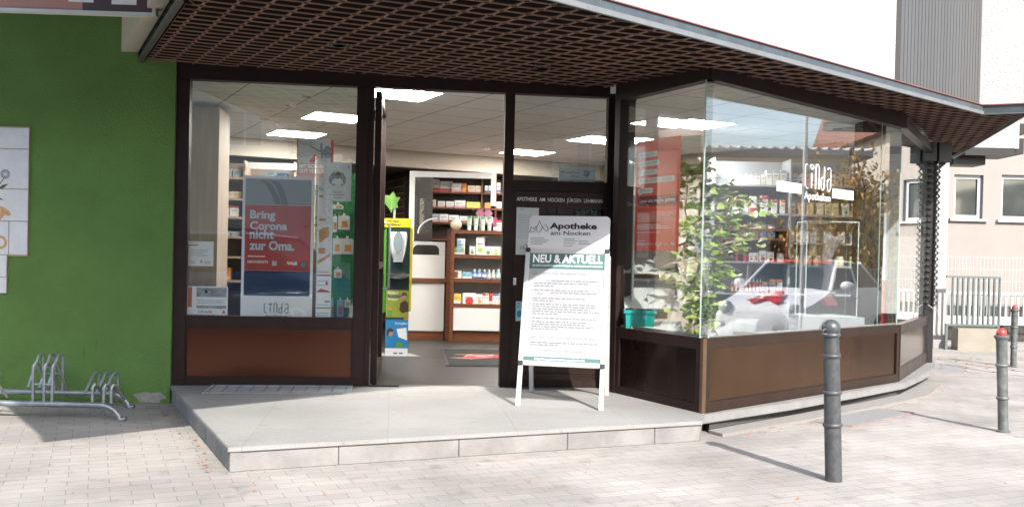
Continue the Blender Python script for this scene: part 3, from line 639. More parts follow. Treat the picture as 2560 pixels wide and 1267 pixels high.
b.build('slot_panel', CW, t); b = MB(); b.box(fc, sa, sb, -.42, -.4, z2+.001, z1); b.build('slot_back', DKW, t)
b = MB(); b.box(fc, ub+.021, ub+.13, -.5, .04, .14, fq(fc, 1120, 572)[1]); b.build('end_post', mat('dark cherry', (.13, .04, .018), .45, var=.3, vs=5, stretch=(1, 1, 6)), t)
t = thing('sneeze_screen', 'clear acrylic hygiene screen in a white frame on the sales counter', 'screen', fc.p(ua+.5, -.2, z1))
SQ = lambda px, py: Fr((0, 12.4, 0), (1, .06, 0)).q(px, py); fsn = Fr((0, 12.4, 0), (1, .06, 0))
a0, a1 = SQ(1023, 500)[0], SQ(1240, 500)[0]; zt2 = SQ(1130, 430)[1]
b = MB(); b.box(fsn, a0, a1, -.04, 0, zt2-.075, zt2); b.box(fsn, a0, a0+.07, -.04, 0, z1+.001, zt2-.0755); b.box(fsn, a1-.07, a1, -.04, 0, SQ(1230, 515)[1], zt2-.0755); b.build('screen_frame', WHT, t, bevel=.003)
b = MB(); b.box(fsn, a0+.07, a1-.07, -.022, -.018, z1+.1, zt2-.0755); b.build('acrylic_sheet', GC, t)
b = MB(); P = [fsn.p(a0+.12+.24*(1-math.cos(a)), -.01, z1+.10+.20*math.sin(a)) for a in [k*math.pi/20 for k in range(11)]]; b.tube(P, .009, 8); b.build('cut_out_edge', mat('acrylic edge', (.7, .74, .76), .2), t, smooth=True)
# ---- free choice shelf right of the counter
fv = Fr((0, 12.35, 0), (1, .05, 0))
t = thing('display_shelf', 'open cherry wood display shelf with white back in the doorway', 'shelf', (-.4, 12.3, .14))
v0 = fv.q(1126, 700)[0]; v1 = fv.q(1330, 700)[0]; zv = [fv.q(1190, y)[1] for y in (576, 637, 697, 760, 826)]
b = MB(); b.box(fv, v0, v0+.045, -.4, .02, .14, zv[0]); b.box(fv, v1-.045, v1, -.4, .02, .14, zv[0]); b.build('side_panel', WOOD, t)
for z in zv[:4]: b = MB(); b.box(fv, v0+.046, v1-.046, -.4, .015, z-.045, z); b.build('shelf', WOOD, t)
b = MB(); b.box(fv, v0+.046, v1-.046, -.36, -.35, .2, zv[0]-.046); b.box(fv, v0+.046, v1-.046, -.349, .01, zv[4]+.0, zv[3]-.046-.001); b.build('back_panel', mat('white back', (.66, .66, .66), .5), t)
b = MB(); b.box(fv, v0+.046, v1-.046, -.34, -.03, .14, zv[4]-.001); b.build('plinth', WOOD, t)
sc_ = 12.35/FPX
def row(z, items, wh, grp, yy):
    for k, (px, w, h, kind, c, sty) in enumerate(items):
        u = fv.q(px, yy)[0]; W_ = w*sc_; H_ = h*sc_; lab = '%s from left %s' % (ORD[k], wh)
        if kind == 'box': carton(fv, u, -.04, z, W_, .08, H_, pk['white'] if sty else pk[c], pk[c] if sty else pk['white'], name='product_box', look='%s patterned product box,' % c, where=lab, style=sty, grp=grp)
        elif kind == 'bottle':
            p = fv.p(u+W_/2, -.1, z); t = thing('bottle', '%s bottle, %s' % (c, lab), 'bottle', p, grp); r = W_*.46
            MB().lathe(p, [(r*.9, 0.001), (r, .01), (r, H_*.62), (r*.45, H_*.78), (r*.4, H_*.8)], 14).build('bottle_body', pk[c], t, smooth=True)
            MB().lathe(p, [(r*.5, H_*.8+.001), (r*.5, H_)], 12).build('cap', pk['white'], t, smooth=True)
            MB().lathe(p, [(r*1.03, H_*.2), (r*1.03, H_*.5)], 14).build('label', pk['white'], t)
        elif kind == 'tube':
            p = fv.p(u+W_/2, -.08, z); t = thing('cream_tube', '%s cream tube, %s' % (c, lab), 'tube', p, grp); n_ = 9; rings = []
            b = MB(); P = []
            for i in range(7):
                a = i/6; h = H_*(.12+.88*a); rx = W_*(.34+.16*a); ry = W_*.34*(1-a)+.002
                P.append([p+fv.u*(rx*math.cos(q_*math.pi/6))+fv.n*(ry*math.sin(q_*math.pi/6))+Vector((0, 0, h)) for q_ in range(12)])
            b.add([q_ for R_ in P for q_ in R_], [(i*12+j, i*12+(j+1) % 12, (i+1)*12+(j+1) % 12, (i+1)*12+j) for i in range(6) for j in range(12)]+[[72+j for j in range(12)]]); b.build('tube_body', mat('pale mint tube', (.58, .68, .6), .4), t, smooth=True)
            MB().lathe(p, [(W_*.34, .001), (W_*.34, H_*.115)], 14).build('cap', pk['white'], t, smooth=True)
            b = MB(); ff = Fr(p+fv.n*(W_*.30)+Vector((0, 0, H_*.36)), fv.u)
            for a in (-60, -30, 0, 30, 60):
                a = math.radians(a); L_ = W_*.3*(1-.25*abs(math.sin(a))); b.face(ff, [(0, 0), (L_*.5*math.sin(a)-.12*L_*math.cos(a), L_*.5*math.cos(a)+.12*L_*math.sin(a)), (L_*math.sin(a), L_*math.cos(a)), (L_*.5*math.sin(a)+.12*L_*math.cos(a), L_*.5*math.cos(a)-.12*L_*math.sin(a))], 0)
            b.build('leaf_print', pk['green'], t)
            b = MB(); b.rect(ff, -W_*.36, W_*.36, H_*.5, H_*.62, -.004); b.build('top_band', pk['green'], t)
        elif kind == 'round':
            p = fv.p(u+W_/2, -.1, z); r = W_/2; t = thing('ball_bottle', 'round cream ball shaped bottle on top of the display shelf', 'bottle', p)
            MB().lathe(p, [(r*.5, .001)]+[(r*math.sin(a), r*.95-r*.95*math.cos(a)) for a in [math.radians(30+i*13.5) for i in range(10)]]+[(r*.2, r*1.95), (r*.2, r*2.15)], 18).build('ball_body', pk['cream'], t, smooth='all')
            MB().lathe(p, [(r*1.01, r*.9), (r*1.01, r*.96)], 18).build('band', pk['grey'], t)
row(zv[0], [(1125, 29, 34, 'round', 'cream', 0), (1166, 14, 36, 'tube', 'mint green', 0), (1183, 14, 36, 'tube', 'mint green', 0), (1200, 14, 36, 'tube', 'mint green', 0), (1217, 14, 36, 'tube', 'mint green', 0), (1233, 9, 34, 'box', 'magenta', 0), (1239, 16, 26, 'box', 'red', 1), (1258, 20, 30, 'box', 'white', 1)], 'on top of the display shelf', 'products on top of the display shelf', 576)
row(zv[1], [(1135, 13, 17, 'box', 'lime', 0), (1148, 13, 17, 'box', 'lime', 0), (1142, 20, 40, 'box', 'sky', 4), (1174, 14, 21, 'box', 'green', 2), (1190, 21, 44, 'box', 'lime', 2), (1212, 17, 22, 'box', 'green', 2), (1231, 18, 22, 'box', 'lime', 2), (1251, 18, 22, 'box', 'green', 2)], 'on upper board of the display shelf', 'tea boxes on the display shelf', 637)
row(zv[2], [(1135, 18, 20, 'box', 'brown', 4), (1156, 11, 17, 'box', 'sky', 0), (1168, 11, 17, 'box', 'sky', 0), (1180, 12, 24, 'bottle', 'blue', 0), (1192, 12, 24, 'bottle', 'blue', 0), (1205, 12, 24, 'bottle', 'blue', 0), (1218, 10, 24, 'bottle', 'grey', 0), (1229, 10, 24, 'bottle', 'grey', 0), (1240, 12, 26, 'bottle', 'sky', 0)], 'on middle board of the display shelf', 'bottles and boxes on the display shelf', 697)
row(zv[3], [(1134, 18, 25, 'box', 'yellow', 0), (1156, 34, 27, 'box', 'red', 2), (1191, 15, 24, 'box', 'orange', 2), (1207, 7, 27, 'box', 'red', 1), (1215, 7, 27, 'box', 'orange', 1), (1223, 7, 27, 'box', 'red', 0), (1231, 7, 27, 'box', 'magenta', 1), (1239, 7, 27, 'box', 'blue', 1), (1247, 7, 27, 'box', 'sky', 1)], 'on lowest board of the display shelf', 'remedies on the display shelf', 760)
for k, px in enumerate((1193, 1213)):
    u, w = fv.q(px+8, 532); t = thing('flower_card', 'orange and blue flower shaped shelf card, %s of two above the tubes' % ('left' if k == 0 else 'right'), 'card', fv.p(u, -.16, zv[0]), 'flower shaped cards')
    b = MB(); n_ = 30; b.plate(fv, [(u+.055*(1+.13*math.cos(6*a))*math.cos(a), w+.055*(1+.13*math.cos(6*a))*math.sin(a)) for a in [i*2*math.pi/n_ for i in range(n_)]], -.163, -.16); b.build('card_face', mat('red orange card', (.6, .12, .08), .5, col2=(.25, .2, .5), vs=25), t)
    b = MB(); b.box(fv, u-.004, u+.004, -.168, -.164, zv[0], w); b.build('stick', WHT, t)
# ---- sanitiser stand
p = gz(1000, 890, .14); fz = Fr((p.x, p.y, 0), (1, .1, 0)); q = lambda x, y: fz.q(x, y)
t = thing('sanitiser_stand', 'green and yellow hand sanitiser stand with white dispenser in the doorway', 'sanitiser stand', (p.x, p.y, .14))
xa, xb = q(966, 700)[0], q(1023, 700)[0]; Z = lambda y: q(995, y)[1]
b = MB(); b.plate(Fr((p.x, p.y, .141), (1, .1, 0), (-.1, 1, 0)), [(xa-.17, -.03), (xb+.14, -.03), (xb+.02, .28), (xa-.05, .28)], -.002, .004); b.build('base_plate', mat('steel base', (.45, .45, .43), .4, .6), t)
b = MB(); b.box(fz, xa, xb, -.06, 0, .147, Z(568)); b.build('column', mat('dark green laminate', (.012, .035, .028), .3), t)
b = MB(); b.plate(fz, [(xa-.05, Z(786)), (xa-.005, Z(780)), (xa-.01, Z(568)), (xa-.045, Z(580)), (xa-.03, Z(700))], -.08, -.062); b.build('green_wing', mat('translucent green', (.09, .32, .03), .25), t)
b = MB(); b.plate(fz, [(xb-.01, Z(780)), (xb+.025, Z(778)), (xb+.03, Z(568)), (xb-.005, Z(568))], -.08, -.062); b.build('yellow_wing', mat('translucent yellow', (.75, .62, .03), .25), t)
b = MB(); b.box(fz, q(958, 556)[0], q(1028, 556)[0], .001, .006, Z(568), Z(546)); b.build('yellow_sign', mat('yellow card', (.72, .56, .02), .4), t)
b = MB(); b.text('Jetzt Hände', fz, q(968, 553)[0], q(998, 553)[0], Z(557), Z(550), .008, .02); b.text('desinfizieren!', fz, q(968, 562)[0], q(1002, 562)[0], Z(565), Z(558), .008, .02); b.build('sign_lettering', mat('black ink', (.02, .02, .02), .5), t)
lf = [(0, -.13), (.03, -.06), (.085, -.07), (.07, -.01), (.11, .06), (.055, .06), (.02, .13), (-.03, .075), (-.09, .085), (-.085, .03), (-.13, .0), (-.07, -.035), (-.035, -.075)]
cx_, cz_ = q(979, 505)
b = MB(); b.plate(fz, [(cx_+x*.85, cz_+z*.9) for x, z in lf], -.03, -.025); b.build('leaf_board', mat('ivy green', (.03, .17, .02), .35, col2=(.22, .36, .08), vs=9), t)
b = MB()
for (x, z) in ((0, .12), (-.08, .06), (.07, .03), (-.06, -.02), (.05, -.05)): b.face(fz, [(cx_-.002, cz_-.08), (cx_+.002, cz_-.08), (cx_+x, cz_+z)], -.0245)
b.build('leaf_vein', pk['lime'], t); b = MB(); b.box(fz, cx_+.02, cx_+.045, -.05, -.035, Z(568), cz_+.05); b.build('sign_rod', mat('clear rod', (.4, .42, .4), .2), t)
b = MB(); dz0, dz1 = Z(652), Z(580); du0, du1 = q(974, 610)[0], q(1018, 610)[0]; dm = (du0+du1)/2; dw = (du1-du0)/2
secs = [(dz0, .5, .05), (dz0+.03, .62, .085), (dz0+.1, .8, .10), (dz0+.2, .95, .11), (dz1-.05, 1, .11), (dz1-.01, .97, .095), (dz1, .85, .06)]
P = []
for (z, wf, dp) in secs: P += [fz.p(dm+dw*wf*x, .001+dp*y, z) for x, y in ((-1, 0), (-1, .6), (-.8, .92), (-.35, 1), (.35, 1), (.8, .92), (1, .6), (1, 0))]
b.add(P, [(i*8+j, i*8+(j+1) % 8, (i+1)*8+(j+1) % 8, (i+1)*8+j) for i in range(6) for j in range(8)]+[list(range(8)), [48+j for j in range(8)]])
d = b.build('dispenser', mat('white plastic', (.74, .75, .75), .25), t, smooth=True)
b = MB(); b.face(fz, [(dm+dw*.55*math.cos(a), (dz0+dz1)/2+.055+(.10 if math.sin(a) > 0 else .12)*math.sin(a)) for a in [i*math.pi/12 for i in range(24)]], .116); b.build('viewing_window', mat('smoky window', (.28, .36, .38), .15), d)
b = MB(); b.box(fz, dm-.05, dm+.05, .04, .10, dz0-.012, dz0+.004); b.build('spout', pk['grey'], d)
b = MB(); b.lathe(fz.p(dm+.005, .07, Z(697)), [(.03, 0), (.085, .01), (.12, .035), (.125, .055), (.11, .05), (.07, .02)], 22, sx=1, sy=.7); b.build('drip_tray', mat('brushed steel', (.55, .56, .56), .28, .8), t, smooth=True)
b = MB(); b.rect(fz, xa+.001, xb-.001, Z(793), Z(725), .0015); b.build('olive_poster', mat('olive poster', (.24, .30, .03), .4, col2=(.38, .42, .08), vs=3), t)
b = MB(); b.rect(fz, xa+.001, xb-.001, Z(870), Z(799), .0015); b.build('blue_poster', mat('blue poster', (.02, .20, .50), .4, col2=(.06, .36, .66), vs=3), t)
b = MB(); b.rect(fz, xa+.001, xb-.001, Z(890), Z(8701/10), .0015); b.text('Schnupfen?', fz, xa+.10, xb-.01, Z(812), Z(805), .003, .01); b.text('Husten?', fz, xa+.02, xa+.13, Z(735), Z(728), .003, .02); b.text('Prospan', fz, xa+.02, xa+.13, Z(752), Z(745), .003, .02)
b.face(fz, [(xa+.14, Z(842)), (xb-.01, Z(850)), (xb-.02, Z(818)), (xa+.12, Z(822))], .0024); b.build('white_print', PAPW, t)
b = MB(); b.text('Bronchitis?', fz, xa+.02, xa+.17, Z(744), Z(736), .003, .02); b.rect(fz, xa+.01, xb-.06, Z(798.5), Z(795), .002); b.rect(fz, xa+.09, xa+.13, Z(884), Z(881), .0026); b.rect(fz, xa+.15, xa+.19, Z(884), Z(881), .0026); b.build('dark_print', pk['navy'], t)
SKN = mat('printed skin tone', (.52, .28, .19), .5); HAI = mat('printed dark hair', (.08, .04, .03), .5)
b = MB(); b.disc(fz, xb-.05, Z(740), .024, .0030, .032); b.build('printed_face', SKN, t); b = MB(); b.disc(fz, xa+.055, Z(832), .028, .0030, .035); b.face(fz, [(xb-.1, Z(752)), (xb-.06, Z(747)), (xb-.06, Z(741)), (xb-.10, Z(744))], .0032); b.build('printed_face', SKN, t)
b = MB(); b.face(fz, [(xb-.078, Z(740)), (xb-.07, Z(733)), (xb-.05, Z(730)), (xb-.024, Z(734)), (xb-.022, Z(744)), (xb-.035, Z(737))], .0034); b.face(fz, [(xb-.1, Z(775)), (xb-.09, Z(757)), (xb-.04, Z(750)), (xb-.003, Z(758)), (xb-.003, Z(778)), (xb-.07, Z(782))], .0028)
b.face(fz, [(xa+.012, Z(836)), (xa+.02, Z(824)), (xa+.05, Z(819)), (xa+.085, Z(823)), (xa+.08, Z(829)), (xa+.045, Z(829)), (xa+.03, Z(840))], .0036); b.build('printed_hair', HAI, t)
b = MB(); b.rect(fz, xa+.02, xa+.07, Z(790), Z(772), .0028); b.build('printed_pack', pk['green'], t); b = MB(); b.rect(fz, xa+.11, xa+.19, Z(868), Z(855), .003); b.build('printed_pack', pk['green'], t)
b = MB(); b.rect(fz, xa+.022, xa+.068, Z(774.5), Z(770), .003); b.rect(fz, xb-.05, xb-.001, Z(798.5), Z(794), .003); b.build('orange_print', pk['orange'], t)
# ---- door mat with the red emblem
MC = [gz(1101, 871, .146), gz(1330, 871, .146), gz(1330, 915, .146), gz(1114, 913, .146)]
MC[1] = MC[0]+Vector((1.25, .1, 0)); MC[2] = MC[3]+Vector((1.15, .08, 0))
t = thing('door_mat', 'grey entrance mat with a large red gothic letter A inside the doorway', 'mat', (MC[0]+MC[1]+MC[2]+MC[3])/4)
b = MB(); b.prism([T2(c) for c in MC], .1405, .147); b.build('rubber_edge', mat('black rubber', (.015, .015, .015), .7), t, bevel=.002)
cen = (MC[0]+MC[1]+MC[2]+MC[3])/4
b = MB(); b.prism([T2(cen+(c-cen)*.93) for c in MC], .1472, .151); b.build('carpet', mat('grey pile', (.012, .012, .011), .95, var=.3, vs=60, bump=.6, bs=300), t)
LOGO = [(-.5, -.30), (-.38, -.5), (-.12, -.28), (-.12, .0), (.10, .0), (.10, -.22), (.24, -.36), (.5, -.28), (.34, -.16), (.34, -.02), (.46, .1), (.34, .16), (.34, .30), (.1, .42), (-.22, .42), (-.30, .22), (-.38, -.22)]
LOGO = [(-.50, -.26), (-.38, -.50), (-.12, -.27), (-.02, -.20), (.04, -.10), (.04, -.20), (.26, -.5), (.50, -.32), (.34, -.22), (.34, -.12), (.30, .16), (.44, .28), (.24, .44), (-.20, .44), (-.30, .28), (-.38, -.16)]
def logo(fr, cu, cw, w, h, n, mb1, mb2, mir=False):
    s = -1 if mir else 1
    mb1.face(fr, [(cu+s*x*w, cw+y*h) for x, y in LOGO], n)
    mb2.face(fr, [(cu+s*x*w, cw+y*h) for x, y in ((.02, .28), (.34, .24), (.30, .05), (.22, -.02), (.22, -.12), (.34, -.16), (.08, -.2), (.14, -.1), (.12, 0), (.04, .06))], n+.0012)
    mb1.face(fr, [(cu+s*x*w, cw+y*h) for x, y in ((.08, .22), (.27, .19), (.24, .08), (.1, .1))], n+.0024)
fm = Fr((cen.x, cen.y, .1515), (1, .07, 0), (-.07, 1, 0))
b1, b2 = MB(), MB(); logo(fm, -.02, -.0, .98, .52, .0035, b1, b2, True); b3 = MB()
b3.face(fm, [(-.02-x*1.06, y*.58) for x, y in LOGO], .001)
b3.build('emblem_border', mat('cream yarn', (.32, .28, .24), .9), t); b1.build('emblem', mat('red yarn', (.28, .01, .02), .9, var=.2, vs=60), t); b2.build('emblem_cup', mat('cream yarn', (.6, .5, .45), .9), t)
# ================================================================ OUTDOOR OBJECTS
# ---- A-frame sign
fA = Fr((.36, 6.91, .14), (.62, -.14, 0), (0, .06, 1)); fA.u = Vector((.62, -.14, 0)).normalized()
fA.w = (Vector((.42, 7.30, 1.30))-Vector((.36, 6.91, .14))).normalized(); fA.n = fA.u.cross(fA.w).normalized()
A = lambda x, y: fA.q(x, y)
t = thing('pavement_sign', 'white and aluminium A-frame pavement sign standing on the stone step', 'sign', (.4, 7.25, .14))
ALW = mat('anodised aluminium', (.66, .66, .66), .35, .35, var=.05, vs=10)
ul, ur = -.322, .322; wt = A(1415, 624)[1]; wb = A(1405, 916)[1]
for (a, c) in ((ul, ul+.034), (ur-.034, ur)):
    b = MB(); b.box(fA, a, c, -.02, .004, 0.002, wb-.001); b.build('leg', ALW, t, bevel=.003)
fB = Fr((.475, 7.665, .14), fA.u, (0, 0, 1)); fB.w = (Vector((.43, 7.33, 1.30))-Vector((.475, 7.665, .14))).normalized(); fB.n = fB.u.cross(fB.w).normalized()
for (a, c) in ((ul, ul+.034), (ur-.034, ur)):
    b = MB(); b.box(fB, a, c, -.02, .004, 0.002, .30); b.build('leg', ALW, t, bevel=.003)
b = MB(); b.box(fB, ul, ur, -.02, .004, .301, 1.15); b.build('rear_panel', ALW, t, bevel=.003)
b = MB(); b.box(fA, ul, ul+.034, -.018, .012, wb, wt); b.box(fA, ur-.034, ur, -.018, .012, wb, wt); b.box(fA, ul+.0345, ur-.0345, -.018, .010, wb, wb+.034); b.box(fA, ul+.0345, ur-.0345, -.018, .010, wt-.034, wt); b.build('snap_frame', ALW, t, bevel=.004)
b = MB()
for u in (ul, ur-.036):
    for w_ in (wt-.03, wb-.004): b = MB(); b.box(fA, u, u+.036, .0125, .016, w_, w_+.034); b.build('corner_joint', mat('black plastic', (.03, .03, .04), .4), t, bevel=.003)

pl, pr, pb, ptp = ul+.030, ur-.030, wb+.028, wt-.028
b = MB(); b.box(fA, pl, pr, -.012, .003, pb, ptp); sh = b.build('poster', mat('sign poster', (.345, .35, .37), .3), t)
TEAL = mat('petrol green print', (.075, .155, .15), .35)
w1_, w2_ = A(1410, 673)[1], A(1405, 894)[1]
for (a, c) in ((w1_, ptp-.004), (pb+.006, w2_)): b = MB(); b.rect(fA, pl+.004, pr-.004, a, c, .0042); b.build('colour_band', TEAL, sh)
b = MB(); H_ = ptp-w1_; b.text('NEU & AKTUELL', fA, pl+.03, pr-.02, w1_+H_*.36, ptp-H_*.12, .006, .03); b.text('DIE BERATUNGSAPOTHEKEN IN ATTENDORN, PLETTENBERG UND HERSCHEID', fA, pl+.03, pr-.02, w1_+H_*.12, w1_+H_*.24, .006, .01)
b.text('http://www.lehmanns-apotheke.de', fA, pl+.09, pr-.12, pb+.010, w2_-.008, .006, .02); b.build('white_lettering', PAPW, sh)
gr_ = mat('grey ink', (.22, .24, .27), .5); lg_ = mat('pale grey ink', (.17, .175, .19), .5)
b = MB(); yb = lambda y: A(1400, y)[1]
b.text('Sehr geehrte Kundin, sehr geehrter Kunde', fA, pl+.035, pr-.14, yb(690), yb(680), .0045, .01); b.text('Sie', fA, pl+.14, pl+.17, yb(706), yb(699), .0045, .03); b.text('uns', fA, pl+.21, pl+.25, yb(706), yb(700), .0045, .03)
b.text('2 Meter', fA, pl+.06, pl+.13, yb(738), yb(731), .0045, .03)
b.text('Vielen Dank für Ihr Verständnis, bleiben Sie gesund', fA, pl+.03, pr-.03, yb(850), yb(840), .0045, .01); b.text('Lehmanns Apotheke', fA, pl+.14, pr-.13, yb(884), yb(872), .0045, .02)
b.rect(fA, pl+.14, pl+.16, yb(888), yb(885.5), .0045); b.rect(fA, pr-.15, pr-.13, yb(888), yb(885.5), .0045); b.build('dark_lettering', gr_, sh)
b = MB()
rnd = random.Random(3)
for y in (703, 709.5, 716, 727, 733, 747, 753, 762, 768, 774, 780, 786, 797, 806, 812, 818, 824, 858, 864):
    x = pl+.05; xe = pr-.02-rnd.random()*.12
    if y in (703, 733): x += .13
    if y in (716, 753, 786, 824, 864): xe = pl+.2+rnd.random()*.1
    while x < xe:
        l = .012+rnd.random()*.034
        b.rect(fA, x, min(x+l, xe), yb(y+1.6), yb(y-1.6), .0044); x += l+.007
for y in (727, 747, 762, 797, 806): b.rect(fA, pl+.03, pl+.038, yb(y+1.5), yb(y-1.5), .0044)
b.build('text_lines', lg_, sh)
ht = A(1418, 540)[1]; hu0, hu1 = ul+.012, ur-.005
def rrect(u0, u1, w0, w1, r, k=6, low=True):
    P = []
    for (cx, cz, a0) in ((u1-r, w1-r, 0), (u0+r, w1-r, 90), (u0+r, w0+r, 180), (u1-r, w0+r, 270)):
        if not low and a0 >= 180: P.append((u0 if a0 == 180 else u1, w0)); continue
        P += [(cx+r*math.cos(math.radians(a0+90*i/k)), cz+r*math.sin(math.radians(a0+90*i/k))) for i in range(k+1)]
    return P
b = MB(); b.plate(fA, rrect(hu0, hu1, wt+.001, ht, .035, low=False), -.008, -.002); hb = b.build('header_board', mat('white header board', (.62, .63, .66), .3), t)
b = MB(); b.text('Apotheke', fA, A(1385, 560)[0], A(1503, 560)[0], A(1440, 577)[1], A(1440, 557)[1], -.0005, .035); b.build('black_lettering', mat('black print', (.012, .012, .02), .4), hb)
b = MB(); b.text('am Nocken', fA, A(1386, 582)[0], A(1486, 582)[0], A(1440, 588)[1], A(1440, 577)[1], -.0005, .02)
def outline(mb, fr, P, r, n=0): mb.tube([fr.p(x, n, y) for x, y in P], r, 5, closed=True)
lx, ly = A(1333, 583); 
for P in ([(0, 0), (.012, .05), (.028, .028), (.048, .05), (.05, .03), (.03, .005)], [(.052, .035), (.075, .1), (.085, .07), (.1, .04), (.075, .0), (.06, .01)], [(.098, .045), (.122, .068), (.14, .045), (.146, .012), (.13, .012)]):
    outline(b, fA, [(lx+x, ly+y) for x, y in P], .0028, -.001)
b.build('blue_print', mat('steel blue print', (.09, .14, .19), .4), hb)
b = MB()
for x, y, l in ((1335, 596, 35), (1335, 601, 45), (1335, 606, 40), (1335, 611, 30), (1418, 597, 28), (1418, 602, 35), (1455, 602, 25), (1418, 608, 28), (1455, 608, 28), (1418, 614, 22)):
    b.rect(fA, A(x, y)[0], A(x+l, y)[0], A(1400, y+1)[1], A(1400, y-.6)[1], -.001)
b.build('text_lines', lg_, hb)
# ---- bollards
BGR = mat('grey bollard paint', (.075, .078, .082), .42, .25, var=.3, vs=22, bump=.15, bs=60)
def bollard(p, label, prof, capm=None, capprof=None, tilt=0, m=BGR):
    t = thing('bollard', label, 'bollard', p, 'bollards along the pavement')
    MB().lathe(p, prof, 28).build('bollard_post', m, t, smooth=True)
    if capm: MB().lathe(p, capprof, 24).build('cap', capm, t, smooth='all')
    t.rotation_euler = (0, tilt, 0); return t
def ring(z, r, R): return [(r, z-.013), (R-.004, z-.010), (R, z-.004), (R, z+.004), (R-.004, z+.010), (r, z+.013)]
p = gz(2085, 1201, 0); r = .0465
ballc = .862
t = bollard(gz(2084, 1201, 0), 'grey steel bollard with ball top, nearest to the camera', tilt=math.radians(-2.5), prof= [(r, 0), (r, .29)]+ring(.317, r, .055)+ring(.50, r-.001, .054)+ring(.707, r-.002, .053)+[(r-.003, .79)]+ring(.825, r-.004, .052)+[(.035, .838)]+[(.052*math.sin(a), ballc+.052*-math.cos(a)) for a in [math.radians(38+i*12.9) for i in range(12)]])
b = MB(); c = p+Vector((-.045, -.03, .845)); b.tube([c+Vector((.014*math.cos(a), 0, .014*math.sin(a))) for a in [i*math.pi/6 for i in range(12)]], .005, 6, closed=True); b.build('chain_eye', BGR, t, smooth=True)
REDP = mat('faded red paint', (.42, .045, .04), .35, var=.15, vs=25)
BG2 = mat('weathered grey bollard', (.13, .14, .137), .5, .3, var=.35, vs=16, bump=.2, bs=40)
pf_ = [(.05, 0), (.05, .012), (.036, .018), (.036, .23)]+ring(.255, .037, .046)+ring(.50, .038, .047)+[(.039, .68), (.045, .70), (.052, .708), (.052, .722), (.03, .73)]
cp = [(.036, .724), (.037, .735)]+[(.037*math.cos(a), .735+.045*math.sin(a)) for a in [i*math.pi/14 for i in range(1, 8)]]
t1 = bollard(gz(2508, 1079, 0), 'grey bollard with red cap leaning slightly at the right pavement edge', pf_, REDP, cp, math.radians(-2.6), BG2)
p2 = gz(2533, 917, 0); copy_thing(t1, p2, label='farther grey bollard with red cap, smallest of the three bollards').rotation_euler = (0, 0, 0)
# ---- bicycle rack
rk = thing('bicycle_rack', 'galvanised steel bicycle rack in front of the green wall', 'bicycle rack', (-3.6, 7.1, 0))
yf, yb_ = 6.82, 7.38
for y, xe in ((yf, -2.74), (yb_, -2.90)):
    b = MB(); b.tube([(-6.5, y, .105), (xe-.17, y, .105)]+[(xe-.17+.15*math.sin(a), y, -.045+.15*math.cos(a)) for a in [math.radians(12*i) for i in range(1, 7)]]+[(xe+.012, y, .01)], .021, 12); b.build('rail', GALV, rk, smooth=True)
def hoop(P, par): 
    b = MB(); fl = []
    for i in range(len(P)-1):
        a, c = Vector(P[i]), Vector(P[i+1]); s_ = 3
        fl += [a+(c-a)*(j/s_) for j in range(s_)]
    fl.append(Vector(P[-1]))
    b.tube(fl, .0105, 6); return b.build('wheel_hoop', GALV, par, smooth=True)
for px0, tall in ((-70, 0), (-42, 0), (-20, 0), (82, 1), (110, 1), (130, 1), (231, 0), (259, 0), (278, 0)):
    x = yd(px0, 1000, yf).x; h = .39 if tall else .25
    hoop([(x, yf, .12), (x, yf, h-.02), (x+.008, yf+.012, h), (x+.02, yf+.03, h-.01), (x+.045, yf+.12, .13 if not tall else .2)], rk)
    xb_ = yd(px0+ (26 if tall else 16), 1000, yb_).x; hb_ = .40 if tall else .27
    hoop([(xb_, yb_, .12), (xb_-.0, yb_, hb_-.02), (xb_-.012, yb_-.012, hb_), (xb_-.025, yb_-.03, hb_-.01), (xb_-.05, yb_-.14, .12 if not tall else .16)], rk)
b = MB(); b.tube([(yd(82, 965, yf).x, yf, .245), (yd(130, 965, yf).x, yf, .245)], .008, 6); xx = yd(106, 1000, yb_).x; b.tube([(xx, yb_, .25), (xx+.16, yb_, .25)], .005, 6); b.build('cross_bar', GALV, rk)
b = MB()
for px in (248, 274): 
    c = gz(px, 1022, .06); b.tube([c+Vector((-.035+.07*i/8, 0, -.035*math.sin(math.pi*i/8))) for i in range(9)], .003, 5)
b.build('wire_loop', GALV, rk)
# ---- covers in the pavement
CHK = brickmat('chequer plate', (.32, .32, .32), (.29, .29, .29), (.17, .17, .17), .03, .02, .004, .6, big=.1, rough=.5)
for nm, lab, Q in (('inspection_cover', 'large chequered metal pit cover set in the pavers behind the near bollard', ((2010, 1050), (2165, 1017), (2284, 1032), (2131, 1066))), ('drain_grate', 'small metal drain grate in the pavement beyond the end of the bay window', ((2330, 910), (2398, 911), (2418, 934), (2332, 934)))):
    C_ = [gz(x, y, 0) for x, y in Q]; cen = (C_[0]+C_[1]+C_[2]+C_[3])/4
    t = thing(nm, lab, 'cover' if nm[0] == 'i' else 'drain', cen)
    b = MB(); b.prism([T2(cen+(c-cen)*1.06) for c in C_], .0005, .004); b.build('rim', mat('rusty rim', (.30, .19, .15), .8, var=.3, vs=12), t)
    b = MB(); b.prism([T2(c) for c in C_], .0045, .008); b.build('plate', CHK, t)
